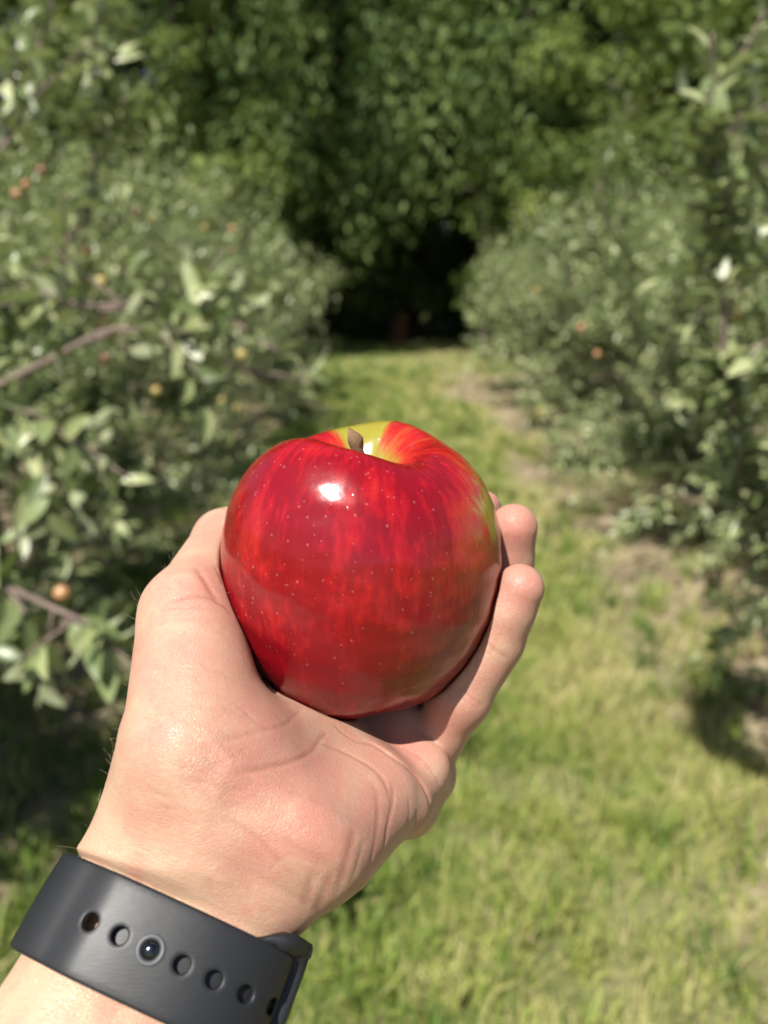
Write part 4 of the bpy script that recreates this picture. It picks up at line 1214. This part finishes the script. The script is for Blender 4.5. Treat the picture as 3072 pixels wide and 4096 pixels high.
def build_strap():
    rubber, worn, steel = strap_mats()
    base = c2w(ARM_C)
    root = empty('watch_strap', base)
    tag(root, 'dark grey rubber watch strap with a row of round holes, buckled on the inner wrist', 'watch strap')
    def put(name, P, F, mat, smooth=True):
        me = mesh_np(name, c2w(P) - base, F, mat, smooth)
        return link(bpy.data.objects.new(name, me), root)
    # --- the holed band, built flat as (l, s) and then wrapped
    key = {}; pl = []
    def vid(l, s, r=9.0):
        k = (round(l * 500), round(s * 500))
        if k not in key:
            key[k] = len(pl); pl.append((l, s, r))
        return key[k]
    W = 10.0; q = HP / 8; half = HP / 2
    rows = [-W, -W + 0.25, -W + 0.7, -8, -6.5, -5, -half]
    rows = rows + [-r for r in rows[::-1]]
    lstart = HOLES[6] - half
    nl = int((PERIM * 0.5 + 6 - lstart) / q)
    ls = [lstart + q * i for i in range(nl + 1)]
    ncell = 7 * 8
    faces4 = []
    for i in range(nl):
        for j in range(len(rows) - 1):
            a, b = rows[j], rows[j + 1]
            if abs(a + half) < 1e-6 and abs(b - half) < 1e-6:
                if i < ncell: continue
                for k in range(8):
                    c, d = -half + q * k, -half + q * (k + 1)
                    faces4.append((vid(ls[i], c), vid(ls[i + 1], c), vid(ls[i + 1], d), vid(ls[i], d)))
                continue
            faces4.append((vid(ls[i], a), vid(ls[i + 1], a), vid(ls[i + 1], b), vid(ls[i], b)))
    for hl in HOLES:
        sq = [(-half + q * k, -half) for k in range(8)] + [(half, -half + q * k) for k in range(8)] + \
             [(half - q * k, half) for k in range(8)] + [(-half, half - q * k) for k in range(8)]
        rings = []
        for r in (None, 2.7, 2.0, 1.75, 1.6):
            ring = []
            for a, b in sq:
                if r is None: ring.append(vid(hl + a, b))
                else:
                    an = math.atan2(b, a); ring.append(vid(hl + r * math.cos(an), r * math.sin(an), r))
            rings.append(ring)
        for r0, r1 in zip(rings[:-1], rings[1:]):
            for k in range(32):
                faces4.append((r0[k], r0[(k + 1) % 32], r1[(k + 1) % 32], r1[k]))
    pl = np.array(pl); F = np.array(faces4)
    l, s, r = pl.T
    off = 1.75 * sst(l, L0 + 7, L0 - 2.0) - 1.1 * sst(l, LIP + 4.5, LIP)
    edge = np.interp(np.abs(s), [W - 0.7, W - 0.25, W], [0, -0.12, -0.55])
    bev = np.interp(r, [1.6, 1.75, 2.0, 2.7], [-0.35, -0.13, 0, 0])
    dome = -0.25 * (np.abs(s) / W) ** 2
    top = smap(l, s, off + 1.75 + edge + bev + dome)
    bot = smap(l, s, off + 0.02)
    n = len(pl)
    cnt = {}
    for f in faces4:
        for a, b in zip(f, f[1:] + f[:1]): cnt[(a, b)] = 1
    wall = [(a, a + n, b + n, b) for (a, b) in cnt if (b, a) not in cnt]
    put('holed_band', np.vstack([top, bot]), [F, F[:, ::-1] + n, np.array(wall)], rubber)
    # --- the piece underneath with the raised slot edge
    lu = np.concatenate([np.arange(L0 - 2.6, LIP + 3.0, -0.9), np.arange(LIP + 3.0, LIP - 6, -0.25), np.arange(LIP - 6, -(PERIM * 0.5 + 6), -1.2)])
    nprof = 28; P = []
    for x in lu:
        w = 9.6 + 4.2 * sst(x, LIP + 14.0, LIP + 4.0) - 2.0 * sst(x, LIP - 4, LIP - 22)
        w *= 1 - 0.0 * x
        if x > L0 - 5.5: w = math.sqrt(max(0.05, 1 - ((x - (L0 - 5.6)) / 3.05) ** 2)) * 9.6
        t = 1.68 + 3.0 * sst(x, LIP + 0.6, LIP - 1.0) - 1.2 * sst(x, LIP - 5, LIP - 22)
        t += 0.35 * sst(x, LIP + 9.0, LIP + 2.0) * 0
        a = np.arange(nprof) / nprof * 2 * math.pi
        sx, sy = _sup(a, w, t / 2, 4.5)
        # beside the holed band the slot piece stands up to the same height
        lift = sst(np.abs(sx), 9.9, 10.5) * 2.9 * sst(x, LIP + 12, LIP + 4) * (1 - sst(x, LIP + 0.25, LIP - 1.15)) * (sy > 0)
        P.append(smap(np.full(nprof, x), sx, sy + t / 2 + lift))
    P = np.concatenate(P); m = len(lu)
    i, j = np.meshgrid(np.arange(m - 1), np.arange(nprof), indexing='ij'); j2 = (j + 1) % nprof
    Q = np.stack([i * nprof + j, i * nprof + j2, (i + 1) * nprof + j2, (i + 1) * nprof + j], -1).reshape(-1, 4)
    caps = np.array([np.arange(nprof)[::-1], (m - 1) * nprof + np.arange(nprof)])
    put('slot_band', P, [Q, caps], rubber)
    # --- metal stud and the worn ring round it
    hl = HOLES[2]
    pr = np.array([(0.0, 1.25), (0.6, 1.18), (1.15, 0.92), (1.55, 0.5), (1.78, 0.0), (1.72, -0.7), (1.2, -1.3), (1.1, -2.0)])
    pr = catmull(pr, 22); a = np.arange(36) / 36 * 2 * math.pi
    def lathe(prof, h0):
        rr, zz = prof[:, 0][:, None], prof[:, 1][:, None]
        return smap(hl + rr * np.cos(a), rr * np.sin(a) * np.ones_like(rr), h0 + zz * np.ones_like(a)[None]).reshape(-1, 3)
    def lq(k):
        i, j = np.meshgrid(np.arange(k - 1), np.arange(36), indexing='ij'); j2 = (j + 1) % 36
        return np.stack([i * 36 + j, (i + 1) * 36 + j, (i + 1) * 36 + j2, i * 36 + j2], -1).reshape(-1, 4)
    put('stud', lathe(np.clip(pr, [0.01, -9], [9, 9]), 3.05), [lq(22)], steel)
    b = np.linspace(0, math.pi, 9)
    ring = np.stack([2.45 - 0.5 * np.cos(b), 0.42 * np.sin(b) ** 0.8], 1)
    put('stud_ring', lathe(ring, 3.42), [lq(9)], worn)
    return root
HAND_H = 0.6
build_ground()
build_grass()
build_wood()
build_stump()
build_thicket()
build_orchard()
build_fruit()
build_apple()
_p, _V, _N = build_person()
build_hairs(_p, _V, _N)
build_strap()
